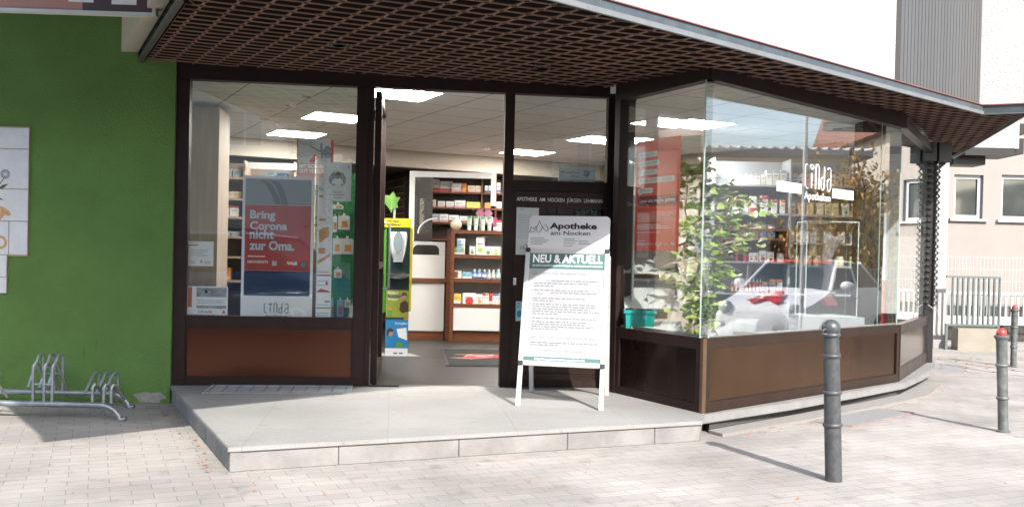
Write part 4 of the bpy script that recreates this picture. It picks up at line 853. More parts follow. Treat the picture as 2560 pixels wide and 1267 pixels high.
# ---- fallen leaves
b = MB(); rn = random.Random(5)
def leaf(x, y, z, s):
    a = rn.random()*6.28; u = Vector((math.cos(a), math.sin(a), 0)); v = Vector((-math.sin(a), math.cos(a), 0)); c = Vector((x, y, z+.004))
    b.add([c-u*s, c-u*.2*s+v*.5*s+Vector((0, 0, .3*s)), c+u*s+Vector((0, 0, .25*s)), c-u*.1*s-v*.55*s], [(0, 1, 2, 3)])
for i in range(46):
    tt = rn.random()**1.3; q_ = V3(pf[0])*(1-tt)+V3(PLX)*tt; leaf(q_.x-.03-.10*rn.random(), q_.y, 0, .008+.012*rn.random())
for i in range(70):
    tt = rn.random(); k_ = tt*(len(outer)-1); j = min(int(k_), len(outer)-2); q_ = Vector(outer[j]).lerp(Vector(outer[j+1]), k_-j); leaf(q_.x+rn.gauss(.03, .05), q_.y-abs(rn.gauss(.02, .05)), .002, .008+.01*rn.random())
for i in range(70): leaf(5.6+rn.gauss(0, .5), 12.2+rn.gauss(.3, .5), 0, .015+.02*rn.random())
for i in range(60): leaf(rn.uniform(-4, 5), rn.uniform(4.6, 6.2), 0, .006+.008*rn.random())
o = b.build('fallen_leaves', mat('dry leaves', (.28, .12, .04), .8, col2=(.45, .22, .08), vs=40)); o['kind'] = 'stuff'; o['label'] = 'dry brown fallen leaves scattered along the step and the window ledge'; o['category'] = 'leaves'
# ================================================================ BEYOND, ON THE RIGHT
CRE = mat('cream house render', (.27, .245, .225), .9, var=.03, vs=3, bump=.25, bs=60)
PILW = mat('white pier render', (.40, .395, .385), .9, var=.02, bump=.2)
WFR = mat('white window frame', (.45, .47, .49), .4)
PANE = mat('window reflection pane', (.05, .055, .05), .05, 0, spec=1.0, var=.3, vs=2)
h1 = thing('side_building', 'white pier and cream wall of the neighbouring building behind the bay window', 'building', (6, 14.7, 0))
b = MB(); b.box(Fr((0, 14.65, 0), (1, 0, 0)), 3.7, 6.64, -.5, 0, .215, 6.8); b.build('pier', PILW, h1)
b = MB(); b.box(Fr((0, 14.65, 0), (1, 0, 0)), 3.7, 6.66, -.5, .012, 0, .214); b.build('granite_base', mat('speckled granite', (.30, .29, .29), .7, var=.4, vs=80), h1)
def window(par, fr, x0, x1, w0, w1, sill=True, dep=.12, mull=False):
    b = MB(); t_ = .07
    b.box(fr, x0, x1, -dep, -dep+.05, w1-t_, w1); b.box(fr, x0, x1, -dep, -dep+.05, w0, w0+t_); b.box(fr, x0, x0+t_, -dep, -dep+.05, w0+t_, w1-t_); b.box(fr, x1-t_, x1, -dep, -dep+.05, w0+t_, w1-t_)
    if mull: b.box(fr, (x0+x1)/2-.04, (x0+x1)/2+.04, -dep, -dep+.05, w0+t_, w1-t_)
    f = b.build('window', WFR, par); b = MB(); b.box(fr, x0+t_-.01, x1-t_+.01, -dep+.008, -dep+.016, w0+t_-.01, w1-t_+.01); b.build('pane', PANE, f)
    if sill: b = MB(); b.box(fr, x0-.08, x1+.08, -dep, .06, w0-.045, w0-.001); b.build('sill', mat('metal sill', (.42, .43, .43), .5), f)
    return f
def wall_holes(mb, fr, u0, u1, w0, w1, holes, t=.25):
    """wall plate with rectangular window openings (one row)"""
    holes = sorted(holes); x = u0
    for (a, c, d, e) in holes:
        mb.box(fr, x, a, -t, 0, w0, w1); mb.box(fr, a, c, -t, 0, w0, d); mb.box(fr, a, c, -t, 0, e, w1); x = c
    mb.box(fr, x, u1, -t, 0, w0, w1)
f1 = Fr((0, 14.6, 0), (1, 0, 0)); fW = Fr((0, 14.15, 0), (1, 0, 0))
Y2 = 17.0; f2 = Fr((0, Y2, 0), (1, .06, 0)); H2 = thing('cream_house', 'cream rendered house with white framed windows behind the bright mesh fence', 'house', (11, 17.3, 0))
hs = []
for (x0, x1, y0, y1) in ((2386, 2456, 432, 548), (2505, 2600, 422, 548)):
    a, w1 = f2.q(x0, y0+4); c, w0 = f2.q(x1, y1); hs.append((a, c, w0, w1))
hs[1] = (hs[1][0], hs[1][0]+1.3, hs[0][2], hs[0][3]+.02); hs.append((hs[1][0]+2.3, hs[1][0]+3.6, hs[0][2], hs[0][3]))
b = MB(); wall_holes(b, f2, 6.7, 22, .55, 7.2, hs); b.build('wall', CRE, H2)
b = MB(); b.box(f2, 6.7, 22, -.25, .02, -.12, .549); b.build('dark_base', mat('dark base wall', (.06, .055, .05), .9, var=.4, vs=4), H2)
for h in hs: window(H2, f2, *h)
h3 = [(*[f1.q(2274, 420)[0], f1.q(2330, 420)[0]], f1.q(2290, 556)[1], f1.q(2290, 412)[1])]
b = MB(); w3 = h3[0]; fpi = Fr((0, 14.65, 0), (1, 0, 0))
window(h1, Fr((0, 14.51, 0), (1, 0, 0)), w3[0], w3[1], w3[2], w3[3], dep=-.05)
# distant dark canopy with white upper wall
dc = thing('far_canopy', 'dark flat canopy edge and white block beyond the canopy at the right', 'canopy', (9, 15.5, 3))
fd2 = Fr((0, 14.9, 0), (1, 0, 0)); DX = lambda x, y: fd2.q(x, y)
a, w1 = DX(2405, 378); c, w0 = DX(2494, 399)
b = MB(); b.box(fd2, DX(2375, 400)[0], DX(2494, 399)[0], 0, .5, w0, w1); b.box(fd2, DX(2362, 400)[0], DX(2440, 399)[0], -.1, .3, w0-.12, w0-.001); b.box(fd2, DX(2494, 399)[0]+.001, DX(2525, 385)[0], 0, .4, DX(2500, 392)[1], DX(2500, 354)[1]); b.box(fd2, DX(2511, 399)[0], DX(2528, 385)[0], 0.01, .4, DX(2500, 344)[1], DX(2500, 318)[1]); b.build('dark_edge', BLK, dc)
b = MB(); b.box(fd2, 3.8, DX(2510, 340)[0], .02, .45, w1+.001, 4.4); b.build('white_block', PILW, dc)
# low wall, railing, fence
b = MB(); lw0, lw1 = gz(2366, 890, 0), gz(2500, 893, 0)
lw = Fr((6.68, 14.3, 0), (1, -.06, 0)); b.box(lw, 0, .62, -.25, 0, 0, .33); o = b.build('low_wall', mat('low cream wall', (.27, .245, .20), .9, var=.12, vs=3)); settle(o, (7, 14.3, 0)); tag(o, 'low cream ramp wall at the foot of the white pier', 'wall')
fR = Fr((0, 14.25, 0), (1, .02, 0)); RX = lambda x, y: fR.q(x, y)
t = thing('railing', 'short grey green steel railing panel with vertical bars', 'railing', (7, 14.25, .3))
GRY = mat('grey green steel', (.12, .145, .14), .5, .3, var=.12, vs=8)
a, w1 = RX(2366, 691); c, w0 = RX(2498, 816); w1 = RX(2430, 690)[1]; w0 = RX(2430, 815)[1]
b = MB(); b.box(fR, a, c, -.02, .02, w1-.03, w1); b.box(fR, a, c, -.02, .02, w0, w0+.03); b.build('rail', GRY, t)
for i in range(10):
    u = a+.10+(c-a-.11)*i/9; b = MB(); b.box(fR, u-.012, u+.012, -.015, .015, w0+.031, w1-.031); b.build('bar', GRY, t)
for u in (a+.02, c-.02): b = MB(); b.box(fR, u-.018, u+.018, -.018, .018, .0, w0-.001); b.build('post', GRY, t)
def meshfence(name, label, fr, L, z0, z1, m, post=2.5, step=.05, org=(0, 0, 0)):
    t = thing(name, label, 'fence', org)
    b = MB(); n = int(L/step)
    for i in range(n+1): b.box(fr, i*step, i*step+.006, 0, .006, z0, z1)
    for z in [z0+(z1-z0)*k/5 for k in range(6)]: b.box(fr, 0, L, .0065, .014, z-.004, z+.004); b.box(fr, 0, L, -.008, -.0005, z-.004, z+.004)
    b.build('wire_mesh', m, t)
    for i in range(int(L/post)+1): b = MB(); b.box(fr, i*post-.03, i*post+.03, -.06, -.009, z0-.3, z1+.03); b.build('fence_post', m, t)
    return t
FEN = mat('white powder coat', (.42, .415, .41), .5)
ff_ = Fr((7.0, 16.2, 0), (1, -.02, 0))
meshfence('mesh_fence', 'white mesh fence of close vertical wires in front of the cream house', ff_, 13, .42, 1.42, FEN, 2.5, .06, (12, 16.2, 0))
b = MB(); b.box(Fr((7.0, 16.0, 0), (1, -.02, 0)), 0, 13, -.02, .05, .30, .44)
for i in range(130): b.box(Fr((7.0, 16.0, 0), (1, -.02, 0)), i*.1, i*.1+.035, .051, .065, .45, .85)
b.box(Fr((7.0, 16.0, 0), (1, -.02, 0)), 0, 13, .066, .085, .80, .84)
o = b.build('picket_rail', FEN); settle(o, (12, 16, 0)); tag(o, 'white low picket rail along the foot of the mesh fence', 'fence')
# ================================================================ POSTERS IN THE LEFT WINDOW
def sheet(fr, x0, x1, y0, y1, n, name, label, cat, m=PAPW, xm=None):
    ym = (y0+y1)/2; xm = (x0+x1)/2
    u0, u1 = fr.q(x0, ym)[0], fr.q(x1, ym)[0]; w0, w1 = fr.q(xm, y1)[1], fr.q(xm, y0)[1]
    t = thing(name, label, cat, fr.p((u0+u1)/2, n, w0)); MB().box(fr, u0, u1, n-.003, n, w0, w1).build('sheet', m, t)
    return t, u0, u1, w0, w1
INK = mat('ink black', (.02, .02, .025), .5); INR = mat('ink red', (.55, .06, .05), .5)
def lines(mb, fr, u0, u1, w0, w1, k, n, seed=1, fill=.55, gap=True):
    r_ = random.Random(seed); h = (w1-w0)/k
    for i in range(k):
        x = u0; xe = u1-(u1-u0)*.35*r_.random()*(1 if i % 3 == 2 else .2)
        while x < xe:
            l = (u1-u0)*(.06+.12*r_.random()); mb.rect(fr, x, min(x+l, xe), w0+i*h, w0+i*h+h*fill, n); x += l+(u1-u0)*.02
def linda(mb, fr, u0, u1, w0, w1, n, r):
    """hand drawn looking word mark from rounded strokes"""
    W_, H_ = u1-u0, w1-w0; P = lambda x, y: fr.p(u0+W_*x, n, w0+H_*y)
    S = [[(.09, .92), (.03, .86), (.03, .12), (.09, .02), (.14, .02)], [(.27, .05), (.27, .62)], [(.27+.055*math.cos(a), .84+.085*math.sin(a)) for a in [i*math.pi/7 for i in range(15)]],
         [(.42, .03), (.42, .85), (.46, .97), (.50, .97), (.54, .85), (.54, .03)], [(.74, .93), (.74, .12), (.70, .02), (.66, .02), (.62, .12), (.62, .40), (.66, .5), (.74, .5)],
         [(.86, .82), (.90, .9), (.95, .9), (.985, .8), (.985, .12), (.94, .0), (.89, .0), (.86, .12), (.86, .36), (.90, .46), (.985, .46)]]
    for st in S: mb.tube([P(x, y) for x, y in st], r, 6)
NB = -.045
t, u0, u1, w0, w1 = sheet(FF, 602, 782, 440, 793, NB, 'window_poster', 'tall framed poster with red block reading Bring Corona nicht zur Oma', 'poster', mat('poster white frame', (.9, .92, .94), .35))
hY = lambda y: FF.q(690, y)[1]
b = MB(); b.rect(FF, u0+.022, u1-.022, hY(512), hY(447), NB+.001); b.build('grey_picture', mat('poster grey blue', (.30, .34, .39), .4), t)
b = MB(); b.rect(FF, u0+.022, u1-.022, hY(677), hY(512.5), NB+.001); b.build('red_block', mat('poster coral red', (.45, .06, .055), .4, col2=(.50, .09, .08), vs=2), t)
b = MB(); b.rect(FF, u0+.022, u1-.022, hY(740), hY(677.5), NB+.001); b.build('navy_block', mat('poster navy', (.012, .02, .05), .4), t)
b = MB(); gx = lambda x: FF.q(x, 600)[0]
for k, (s, y0, x1) in enumerate((('Bring', 550, 686), ('Corona', 575, 716), ('nicht', 598, 683), ('zur Oma.', 626, 735))): b.text(s, FF, gx(622), gx(x1), hY(y0+(4 if k == 0 else 0)), hY(y0-24+(3 if k == 1 else 0)), NB+.002, .035)
b.build('slogan', mat('slogan pale blue', (.60, .70, .80), .4), t)
b = MB(); b.text('NOVENTI', FF, gx(618), gx(669), hY(659), hY(652), NB+.002, .02); b.text('Bild', FF, gx(680), gx(691), hY(664), hY(652), NB+.0022, .02); b.text('Wall', FF, gx(716), gx(742), hY(662), hY(653), NB+.002, .05); lines(b, FF, gx(618), gx(662), hY(643), hY(638), 1, NB+.002)
b.build('sponsor_print', PAPW, t)
b = MB(); b.disc(FF, gx(758), hY(661), .018, NB+.0022); b.build('blue_dot', mat('sky blue dot', (.03, .3, .62), .4), t)
b = MB(); linda(b, FF, gx(660), gx(723), hY(783), hY(757), NB+.003, .0035); b.text('Apotheken', FF, gx(663), gx(722), hY(794), hY(788), NB+.002, .02); b.build('word_mark', mat('slate print', (.12, .17, .21), .4), t)
ART = mat('poster shape grey', (.16, .19, .22), .4); b = MB()
for (xa_, ya_, xb_, yb2) in ((640, 452, 684, 510), (668, 452, 702, 512)):
    P = [(gx(xa_+(xb_-xa_)*(i/8)**.6), hY(ya_+(yb2-ya_)*(i/8)**1.3)) for i in range(9)]; Q = [(x+.05, y) for x, y in P]; b.face(FF, P+Q[::-1], NB+.0018)
b.build('art_shape', ART, t)
t, u0, u1, w0, w1 = sheet(FF, 808, 878, 405, 502, NB+.002, 'window_notice', 'white notice with a round grey emblem of a masked person', 'notice')
fx = lambda x: FF.q(x, 455)[0]; fy = lambda y: FF.q(843, y)[1]; n0 = NB+.0034
b = MB(); b.disc(FF, fx(843), fy(448), .068, n0, k=28); b.build('grey_disc', mat('emblem grey', (.36, .38, .40), .5), t)
b = MB(); b.face(FF, [(fx(827), fy(466)), (fx(830), fy(450)), (fx(838), fy(444)), (fx(849), fy(444)), (fx(856), fy(450)), (fx(859), fy(466)), (fx(843), fy(468))], n0+.0006); b.build('shoulders', PAPW, t)
b = MB(); b.disc(FF, fx(843), fy(440), .018, n0+.001, .02); b.build('face', SKN, t); b = MB(); b.face(FF, [(fx(837), fy(438)), (fx(838), fy(433)), (fx(843), fy(431)), (fx(849), fy(433)), (fx(850), fy(438)), (fx(843), fy(435))], n0+.0014); b.build('hair', HAI, t)
b = MB(); b.rect(FF, fx(838), fx(848), fy(446), fy(440), n0+.0016); b.face(FF, [(fx(829), fy(461)), (fx(835), fy(465)), (fx(835), fy(457))], n0+.0016); b.face(FF, [(fx(858), fy(461)), (fx(852), fy(465)), (fx(852), fy(457))], n0+.0016); b.build('mask', mat('mask blue', (.18, .36, .46), .5), t)
b = MB(); lines(b, FF, fx(823), fx(862), fy(487), fy(484), 1, n0, 4); b.face(FF, [(fx(868), fy(418)), (fx(870), fy(411)), (fx(873), fy(418))], n0); b.build('red_line', INR, t); b = MB(); lines(b, FF, fx(830), fx(856), fy(481), fy(478), 1, n0, 5); lines(b, FF, fx(832), fx(855), fy(494), fy(491), 1, n0, 6); b.build('grey_line', gr_, t)
t, u0, u1, w0, w1 = sheet(FF, 467, 531, 603, 665, NB, 'letter_notice', 'plain white letter taped low in the left corner of the window', 'notice')
b = MB(); lines(b, FF, u0+.02, u1-.04, w0+.08, w1-.06, 5, NB+.001, 8, .25); lines(b, FF, u0+.01, u0+.06, w0+.02, w0+.05, 2, NB+.001, 9, .3); lines(b, FF, u0+.13, u1-.02, w0+.02, w0+.05, 2, NB+.001, 10, .3); b.build('text_lines', gr_, t)
b = MB(); lines(b, FF, u0+.005, u0+.08, w1-.035, w1-.02, 1, NB+.001, 3); b.text('A', FF, u0+.095, u0+.115, w0+.025, w0+.05, NB+.001, .03); b.build('red_print', INR, t)
t, u0, u1, w0, w1 = sheet(FF, 464, 567, 716, 787, NB, 'advert_card', 'landscape advert card with an eye photo and orange side stripe', 'advert')
b = MB(); b.rect(FF, u0+.075, u1-.01, w1-.085, w1-.01, NB+.001); b.rect(FF, u0+.075, u1-.01, w0+.05, w0+.075, NB+.001); b.build('grey_photo', mat('photo grey', (.20, .22, .23), .5, col2=(.50, .51, .52), vs=14), t)
b = MB(); ex, ez = u0+.15, w1-.045; b.face(FF, [(ex-.045, ez-.004), (ex-.02, ez+.014), (ex+.015, ez+.016), (ex+.045, ez-.002), (ex+.015, ez-.013), (ex-.02, ez-.013)], NB+.0014); b.build('eye_white', pk['grey'], t)
b = MB(); b.disc(FF, ex, ez+.001, .013, NB+.0018); b.face(FF, [(ex-.05, ez), (ex-.02, ez+.02), (ex+.015, ez+.022), (ex+.05, ez+.003), (ex+.015, ez+.016), (ex-.02, ez+.014)], NB+.0018); b.build('pupil', INK, t)
b = MB(); b.rect(FF, u0+.008, u0+.04, w0+.06, w1-.008, NB+.001); b.build('orange_stripe', mat('orange stripe', (.62, .16, .07), .5), t)
b = MB(); b.text('ZOSTA', FF, u0+.085, u0+.16, w0+.012, w0+.035, NB+.001, .02); lines(b, FF, u0+.08, u1-.02, w0+.09, w1-.10, 3, NB+.001, 12, .3); b.build('dark_print', gr_, t)
b = MB(); b.text('END', FF, u0+.163, u0+.20, w0+.012, w0+.035, NB+.001, .02); b.text('A', FF, u1-.045, u1-.015, w0+.008, w0+.038, NB+.001, .05); b.build('red_print', INR, t)
t, u0, u1, w0, w1 = sheet(FF, 791, 829, 443, 795, NB-.004, 'leaflet_strip', 'narrow vertical strip of white product leaflets beside the tall poster', 'leaflets')
sy = lambda y: FF.q(810, y)[1]; ORR = mat('peach print', (.70, .36, .18), .5)
b = MB()
for y in (487, 546, 620, 627): b.rect(FF, u0+.01, u0+.07, sy(y+6), sy(y), NB-.003)
b.face(FF, [(u0+.01, sy(575)), (u0+.09, sy(565)), (u0+.10, sy(590)), (u0+.02, sy(608))], NB-.0028); b.face(FF, [(u0+.004, sy(652)), (u0+.11, sy(632)), (u0+.11, sy(640)), (u0+.01, sy(661))], NB-.0028); b.build('peach_print', ORR, t)
b = MB(); b.rect(FF, u0+.004, u1-.004, sy(690), sy(687), NB-.003); b.face(FF, [(u0+.01, sy(728)), (u0+.04, sy(722)), (u0+.1, sy(727)), (u1-.004, sy(731)), (u0+.004, sy(731))], NB-.0028); b.disc(FF, u0+.085, sy(708), .012, NB-.0026); b.build('red_print', INR, t)
b = MB(); b.rect(FF, u0+.004, u1-.004, sy(772), sy(769), NB-.003); b.rect(FF, u0+.07, u1-.01, sy(756), sy(752), NB-.003); b.build('green_print', pk['green'], t)
b = MB(); b.text('Ra', FF, u0+.008, u0+.045, sy(477), sy(467), NB-.003, .0)
for y in (678, 700, 711, 760, 781, 787): lines(b, FF, u0+.01, u1-.02, sy(y+3), sy(y), 1, NB-.003, y, .5)
b.build('grey_print', gr_, t)
# Ratioline poster on the display head, further inside
fD = Fr((0, 8.35, 0), (1, .12, 0)); q = fD.q
t, u0, u1, w0, w1 = sheet(fD, 742, 830, 349, 462, 0, 'display_poster', 'first aid display poster reading Ratioline with a red edge', 'poster', mat('poster dull white', (.52, .55, .56), .5))
b = MB(); b.text('Ratioline', fD, u0+.02, u0+.15, q(770, 364)[1], q(770, 352)[1], .001, .0); b.build('brand_print', gr_, t)
b = MB(); b.rect(fD, u1-.012, u1+.012, q(828, 405)[1], w1, .001); b.rect(fD, u0, u0+.008, q(746, 410)[1], w1, .001); b.face(fD, [(u0+.1, q(770, 403)[1]), (u0+.15, q(770, 385)[1]), (u0+.19, q(770, 392)[1]), (u0+.14, q(770, 408)[1])], .001); b.build('red_edge', INR, t)
b = MB(); b.rect(fD, u0+.004, u1-.004, w0+.004, q(780, 409)[1], .001); b.build('red_field', mat('pale red field', (.55, .30, .27), .5), t)
b = MB(); b.text('MIT SICHERHEIT', fD, u0+.02, u1-.0, q(770, 421)[1], q(770, 411)[1], .002, .03); b.text('GUT VERSORGT', fD, u0+.02, u1-.01, q(770, 433)[1], q(770, 423)[1], .002, .03); b.build('white_lettering', PAPW, t)
b = MB(); b.face(fD, [(u0+.19, q(770, 358)[1]), (u0+.21, q(770, 358)[1]), (u0+.22, q(770, 392)[1]), (u0+.205, q(770, 400)[1])], .0012); b.face(fD, [(u0+.1, q(770, 366)[1]), (u0+.11, q(770, 364)[1]), (u0+.25, q(770, 384)[1]), (u0+.24, q(770, 387)[1])], .0014); b.disc(fD, u1-.04, q(800, 380)[1], .035, .0012, .055); b.build('scissors_picture', mat('blue grey picture', (.18, .22, .28), .5), t)
# green pegboard with hanging packs
t = thing('pegboard_display', 'green perforated display board hung with white plaster packs', 'display board', fD.p(q(850, 600)[0], -.1, .7))
GPB = brickmat('green pegboard', (.02, .22, .06), (.02, .24, .07), (.02, .22, .06), .03, .03, .004, 0, off=0)
MT['green peg'] = GPB
b = MB(); b.box(fD, q(790, 600)[0], q(886, 600)[0], -.06, -.03, .45, q(850, 432)[1]); b.build('board', mat('peg green', (.015, .20, .06), .5, var=.25, vs=60), t)
b = MB()
for i in range(15):
    for j in range(22): b.disc(fD, q(795, 600)[0]+i*.022, .9+j*.05, .004, -.0292, k=6)
b.build('peg_hole', mat('peg hole', (.004, .04, .015), .8), t)
k = 0
for (x, y, w, h, c) in ((832, 508, 26, 14, 'orange'), (833, 537, 10, 42, 'orange'), (846, 535, 28, 38, 'orange'), (833, 592, 20, 42, 'orange'), (853, 592, 30, 42, 'orange'), (836, 669, 18, 24, 'orange'), (829, 745, 5, 45, 'sky'), (843, 745, 16, 45, 'sky'), (862, 745, 14, 22, 'lime')):
    u, w1 = q(x, y); W_ = w*8.35/FPX; H_ = h*8.35/FPX
    tt = thing('hanging_pack', '%s hanging pack, number %s from the top on the green display board' % ({'orange': 'white and orange plaster', 'sky': 'blue toothbrush like', 'lime': 'pale green'}[c], ORD[k]), 'pack', fD.p(u, .02, w1), 'packs hanging on the green board'); k += 1
    for j in range(3 if w > 20 else 1):
        b = MB(); b.box(fD, u+j*.006, u+W_-(.012-j*.006 if w > 20 else 0), -.005-j*.012+.03, .002-j*.012+.03, w1-H_, w1-.012-.004*j)
        b.build('card_back', pk['white'] if c != 'sky' else pk['sky'], tt)
    b = MB(); b.rect(fD, u+W_*.3, u+W_*.85, w1-H_*.85, w1-H_*.45, .033); b.build('print', pk[c if c != 'sky' else 'red'], tt)
    b = MB(); b.box(fD, u+W_*.4, u+W_*.6, .02, .026, w1-.012, w1+.008); b.build('hang_tab', WHT, tt)
# oak end panel and shelves behind the left window
OAK = mat('pale limed oak', (.33, .26, .21), .6, var=.18, vs=3, stretch=(6, 6, .5))
fO = Fr((0, 9.3, 0), (1, .1, 0)); o0 = fO.q(440, 500)[0]; o1 = fO.q(545, 500)[0]
t = thing('oak_cabinet', 'tall pale oak cabinet side at the left inside the window', 'cabinet', fO.p((o0+o1)/2, 0, .14))
b = MB(); b.box(fO, o0-.4, o1, -.5, 0, .14, fO.q(500, 268)[1]); b.build('side_panel', OAK, t)
b = MB(); b.lathe(fO.p(fO.q(475, 463)[0], 0, fO.q(475, 463)[1]), [(.012, 0), (.02, .012), (.022, .022), (.012, .03)], 14, ax=fO.n); b.build('knob', mat('wood knob', (.45, .25, .08), .4), t)
fH = Fr((0, 10.6, 0), (1, .08, 0)); q = fH.q
zz = [q(575, y)[1] for y in (442, 495, 541, 590, 640, 700)]
side_ = shelfunit('side_shelf', 'cream shelf unit with folded towels and cartons between oak panel and poster', fH, q(540, 500)[0], q(742, 500)[0], zz, .35, .14, q(640, 402)[1], mat('shelf birch', (.42, .30, .22), .5, var=.1), mat('beige shelf back', (.30, .26, .23), .7), fH.p(q(640, 500)[0], 0, .14), upr=[q(540, 500)[0], q(607, 500)[0], q(738, 500)[0]-.02])
b = MB(); b.box(fH, q(618, 500)[0], q(742, 500)[0], .003, .03, q(680, 424)[1], q(680, 408)[1]); b.build('head_rail', WHT, side_)
items = [(0, 546, 12, 13, 'white'), (0, 557, 18, 20, 'grey'), (0, 579, 20, 20, 'grey'), (0, 660, 22, 13, 'sky'), (0, 690, 24, 13, 'blue'), (1, 546, 16, 18, 'orange'), (1, 565, 18, 17, 'cream'), (1, 585, 16, 17, 'cream'), (2, 552, 18, 26, 'teal'), (2, 573, 22, 26, 'teal'), (3, 550, 24, 12, 'grey'), (3, 578, 20, 12, 'grey'), (5, 549, 14, 30, 'orange'), (5, 564, 12, 30, 'orange')]
cnt = {}
for (r_, px, w, h, c) in items:
    cnt[r_] = cnt.get(r_, 0)+1; s = 10.6/FPX
    carton(fH, q(px, 500)[0], -.04, zz[r_], w*s, .12, h*s, pk[c] if c != 'teal' else pk['white'], pk['red'] if c == 'teal' else pk['sky'] if c in ('grey', 'blue') else pk['cream'], name='shelf_box', look='%s box,' % c, where='%s from left on %s board of the shelf behind the left window' % (ORD[cnt[r_]-1], ORD[r_]), style=0 if c != 'teal' else 1, grp='boxes behind the left window')
# sticker on the small upper pane, papers on the panel below
t, u0, u1, w0, w1 = sheet(FF, 1398, 1490, 417, 453, -.0375, 'window_sticker', 'AMTS-qualifizierte sticker with a shield and tick in the small upper pane', 'sticker', mat('sticker white', (.80, .84, .86), .4))
t.location = t.location
b = MB(); b.text('AMTS-qualifizierte', FF, u0+.012, u0+.185, w0+.062, w0+.085, -.0368, .012); lines(b, FF, u0+.10, u0+.18, w0+.04, w0+.05, 1, -.0368, 3); lines(b, FF, u0+.012, u0+.24, w0+.006, w0+.014, 1, -.0368, 4); b.build('grey_lettering', gr_, t)
b = MB(); b.face(FF, [(u0+.215, w0+.095), (u0+.27, w0+.09), (u0+.265, w0+.055), (u0+.24, w0+.035), (u0+.215, w0+.055)], -.0366); b.build('shield', mat('shield blue', (.12, .36, .5), .4), t)
b = MB(); b.face(FF, [(u0+.228, w0+.07), (u0+.243, w0+.052), (u0+.288, w0+.095), (u0+.243, w0+.075)], -.0362); b.build('tick', mat('tick orange green', (.5, .42, .05), .4), t)
t, u0, u1, w0, w1 = sheet(FF, 1290, 1346, 519, 637, .0075, 'price_list', 'tall white typed sheet on the dark panel behind the pavement sign', 'notice', mat('sheet grey white', (.55, .58, .60), .5))
b = MB(); lines(b, FF, u0+.015, u1-.02, w0+.14, w1-.05, 15, .0082, 21, .22); b.text('apo', FF, u0+.03, u0+.065, w1-.022, w1-.01, .0082, .02); b.build('text_lines', gr_, t)
b = MB(); lx, ly = u0+.035, w0+.045
for P in ([(0, 0), (.012, .03), (.024, .015), (.03, .0)], [(.03, .02), (.045, .05), (.06, .02), (.045, 0)], [(.06, .03), (.075, .04), (.09, .01), (.075, 0)]): outline(b, FF, [(lx+x, ly+y) for x, y in P], .002, .0085)
b.build('mark', INK, t)
t, u0, u1, w0, w1 = sheet(FF, 1289, 1304, 753, 802, .0075, 'blue_sticker', 'small pale blue sticker at the left edge of the dark panel', 'sticker', mat('pale blue sticker', (.35, .55, .66), .4))
b = MB(); b.text('HE', FF, u0+.008, u0+.035, w1-.03, w1-.01, .0082, .03); b.text('FA', FF, u0+.008, u0+.032, w1-.055, w1-.035, .0082, .03); b.disc(FF, u0+.03, w0+.06, .02, .0082, .03); b.build('blue_print', mat('mid blue', (.02, .22, .45), .4), t)
t, u0, u1, w0, w1 = sheet(FF, 1279+4, 1290, 694, 712, .0075, 'door_tag', 'tiny white tag on the dark frame beside the pavement sign', 'tag')
b = MB(); lines(b, FF, u0+.003, u1-.003, w0+.01, w1-.01, 3, .0082, 5, .3); b.build('text_lines', gr_, t)
# ================================================================ BAY WINDOW CONTENTS
NG = -.045
tq = BL.q(1578, 354), BL.q(1688, 338), BL.q(1574, 627)
u0, u1 = BL.q(1577, 500)[0], BL.q(1687, 480)[0]; w1 = (BL.q(1578, 354)[1]+BL.q(1688, 338)[1])/2; w0 = (BL.q(1574, 627)[1]+BL.q(1685, 627)[1])/2
t = thing('red_poster', 'tall red poster with white speech bubbles reading Lasst uns impfen gehen', 'poster', BL.p((u0+u1)/2, NG, w0))
b = MB(); b.box(BL, u0, u1, NG-.003, NG, w0, w1); b.build('sheet', mat('poster vermilion', (.92, .10, .05), .4, col2=(.86, .08, .045), vs=2), t)
PW, PH = u1-u0, w1-w0; L_ = lambda x: u0+PW*x; M_ = lambda y: w1-PH*y
bub = [(.05, .50, .105, .155, 'Nie wieder 2020!'), (.05, .54, .185, .235, 'Never again 2020!'), (.05, .51, .265, .315, 'Plus jamais 2020!'), (.05, .89, .340, .39, 'Nigdy 2020!'), (.05, .41, .43, .48, "2020'ye son!")]
b = MB(); b2 = MB()
for (x0, x1, y0, y1, s) in bub:
    b.face(BL, rrect(L_(x0), L_(x1), M_(y1), M_(y0), PH*.022), NG+.001); b.face(BL, [(L_(x0+.04), M_(y1+.018)), (L_(x0+.03), M_(y1-.012)), (L_(x0+.11), M_(y1-.001))], NG+.0014)
    b2.text(s, BL, L_(x0+.06), L_(x1-.06) if x1 < .8 else L_(x0+.45), M_(y1-.012), M_(y0+.010), NG+.002, -.005)
b2.text('2020!', BL, L_(.62), L_(.83), M_(.38), M_(.352), NG+.002)
b.build('speech_bubble', mat('bubble white', (.9, .9, .9), .4), t); b2.build('bubble_text', mat('bubble grey text', (.28, .26, .27), .5), t)
b = MB(); b.face(BL, rrect(L_(.06), L_(.96), M_(.595), M_(.505), PH*.04), NG+.001); b.face(BL, [(L_(.9), M_(.612)), (L_(.84), M_(.58)), (L_(.93), M_(.58))], NG+.0014); b.build('dark_bubble', mat('bubble dark red', (.22, .006, .012), .4), t)
b = MB(); b.text('Lasst uns impfen gehen.', BL, L_(.11), L_(.91), M_(.572), M_(.53), NG+.002, .01)
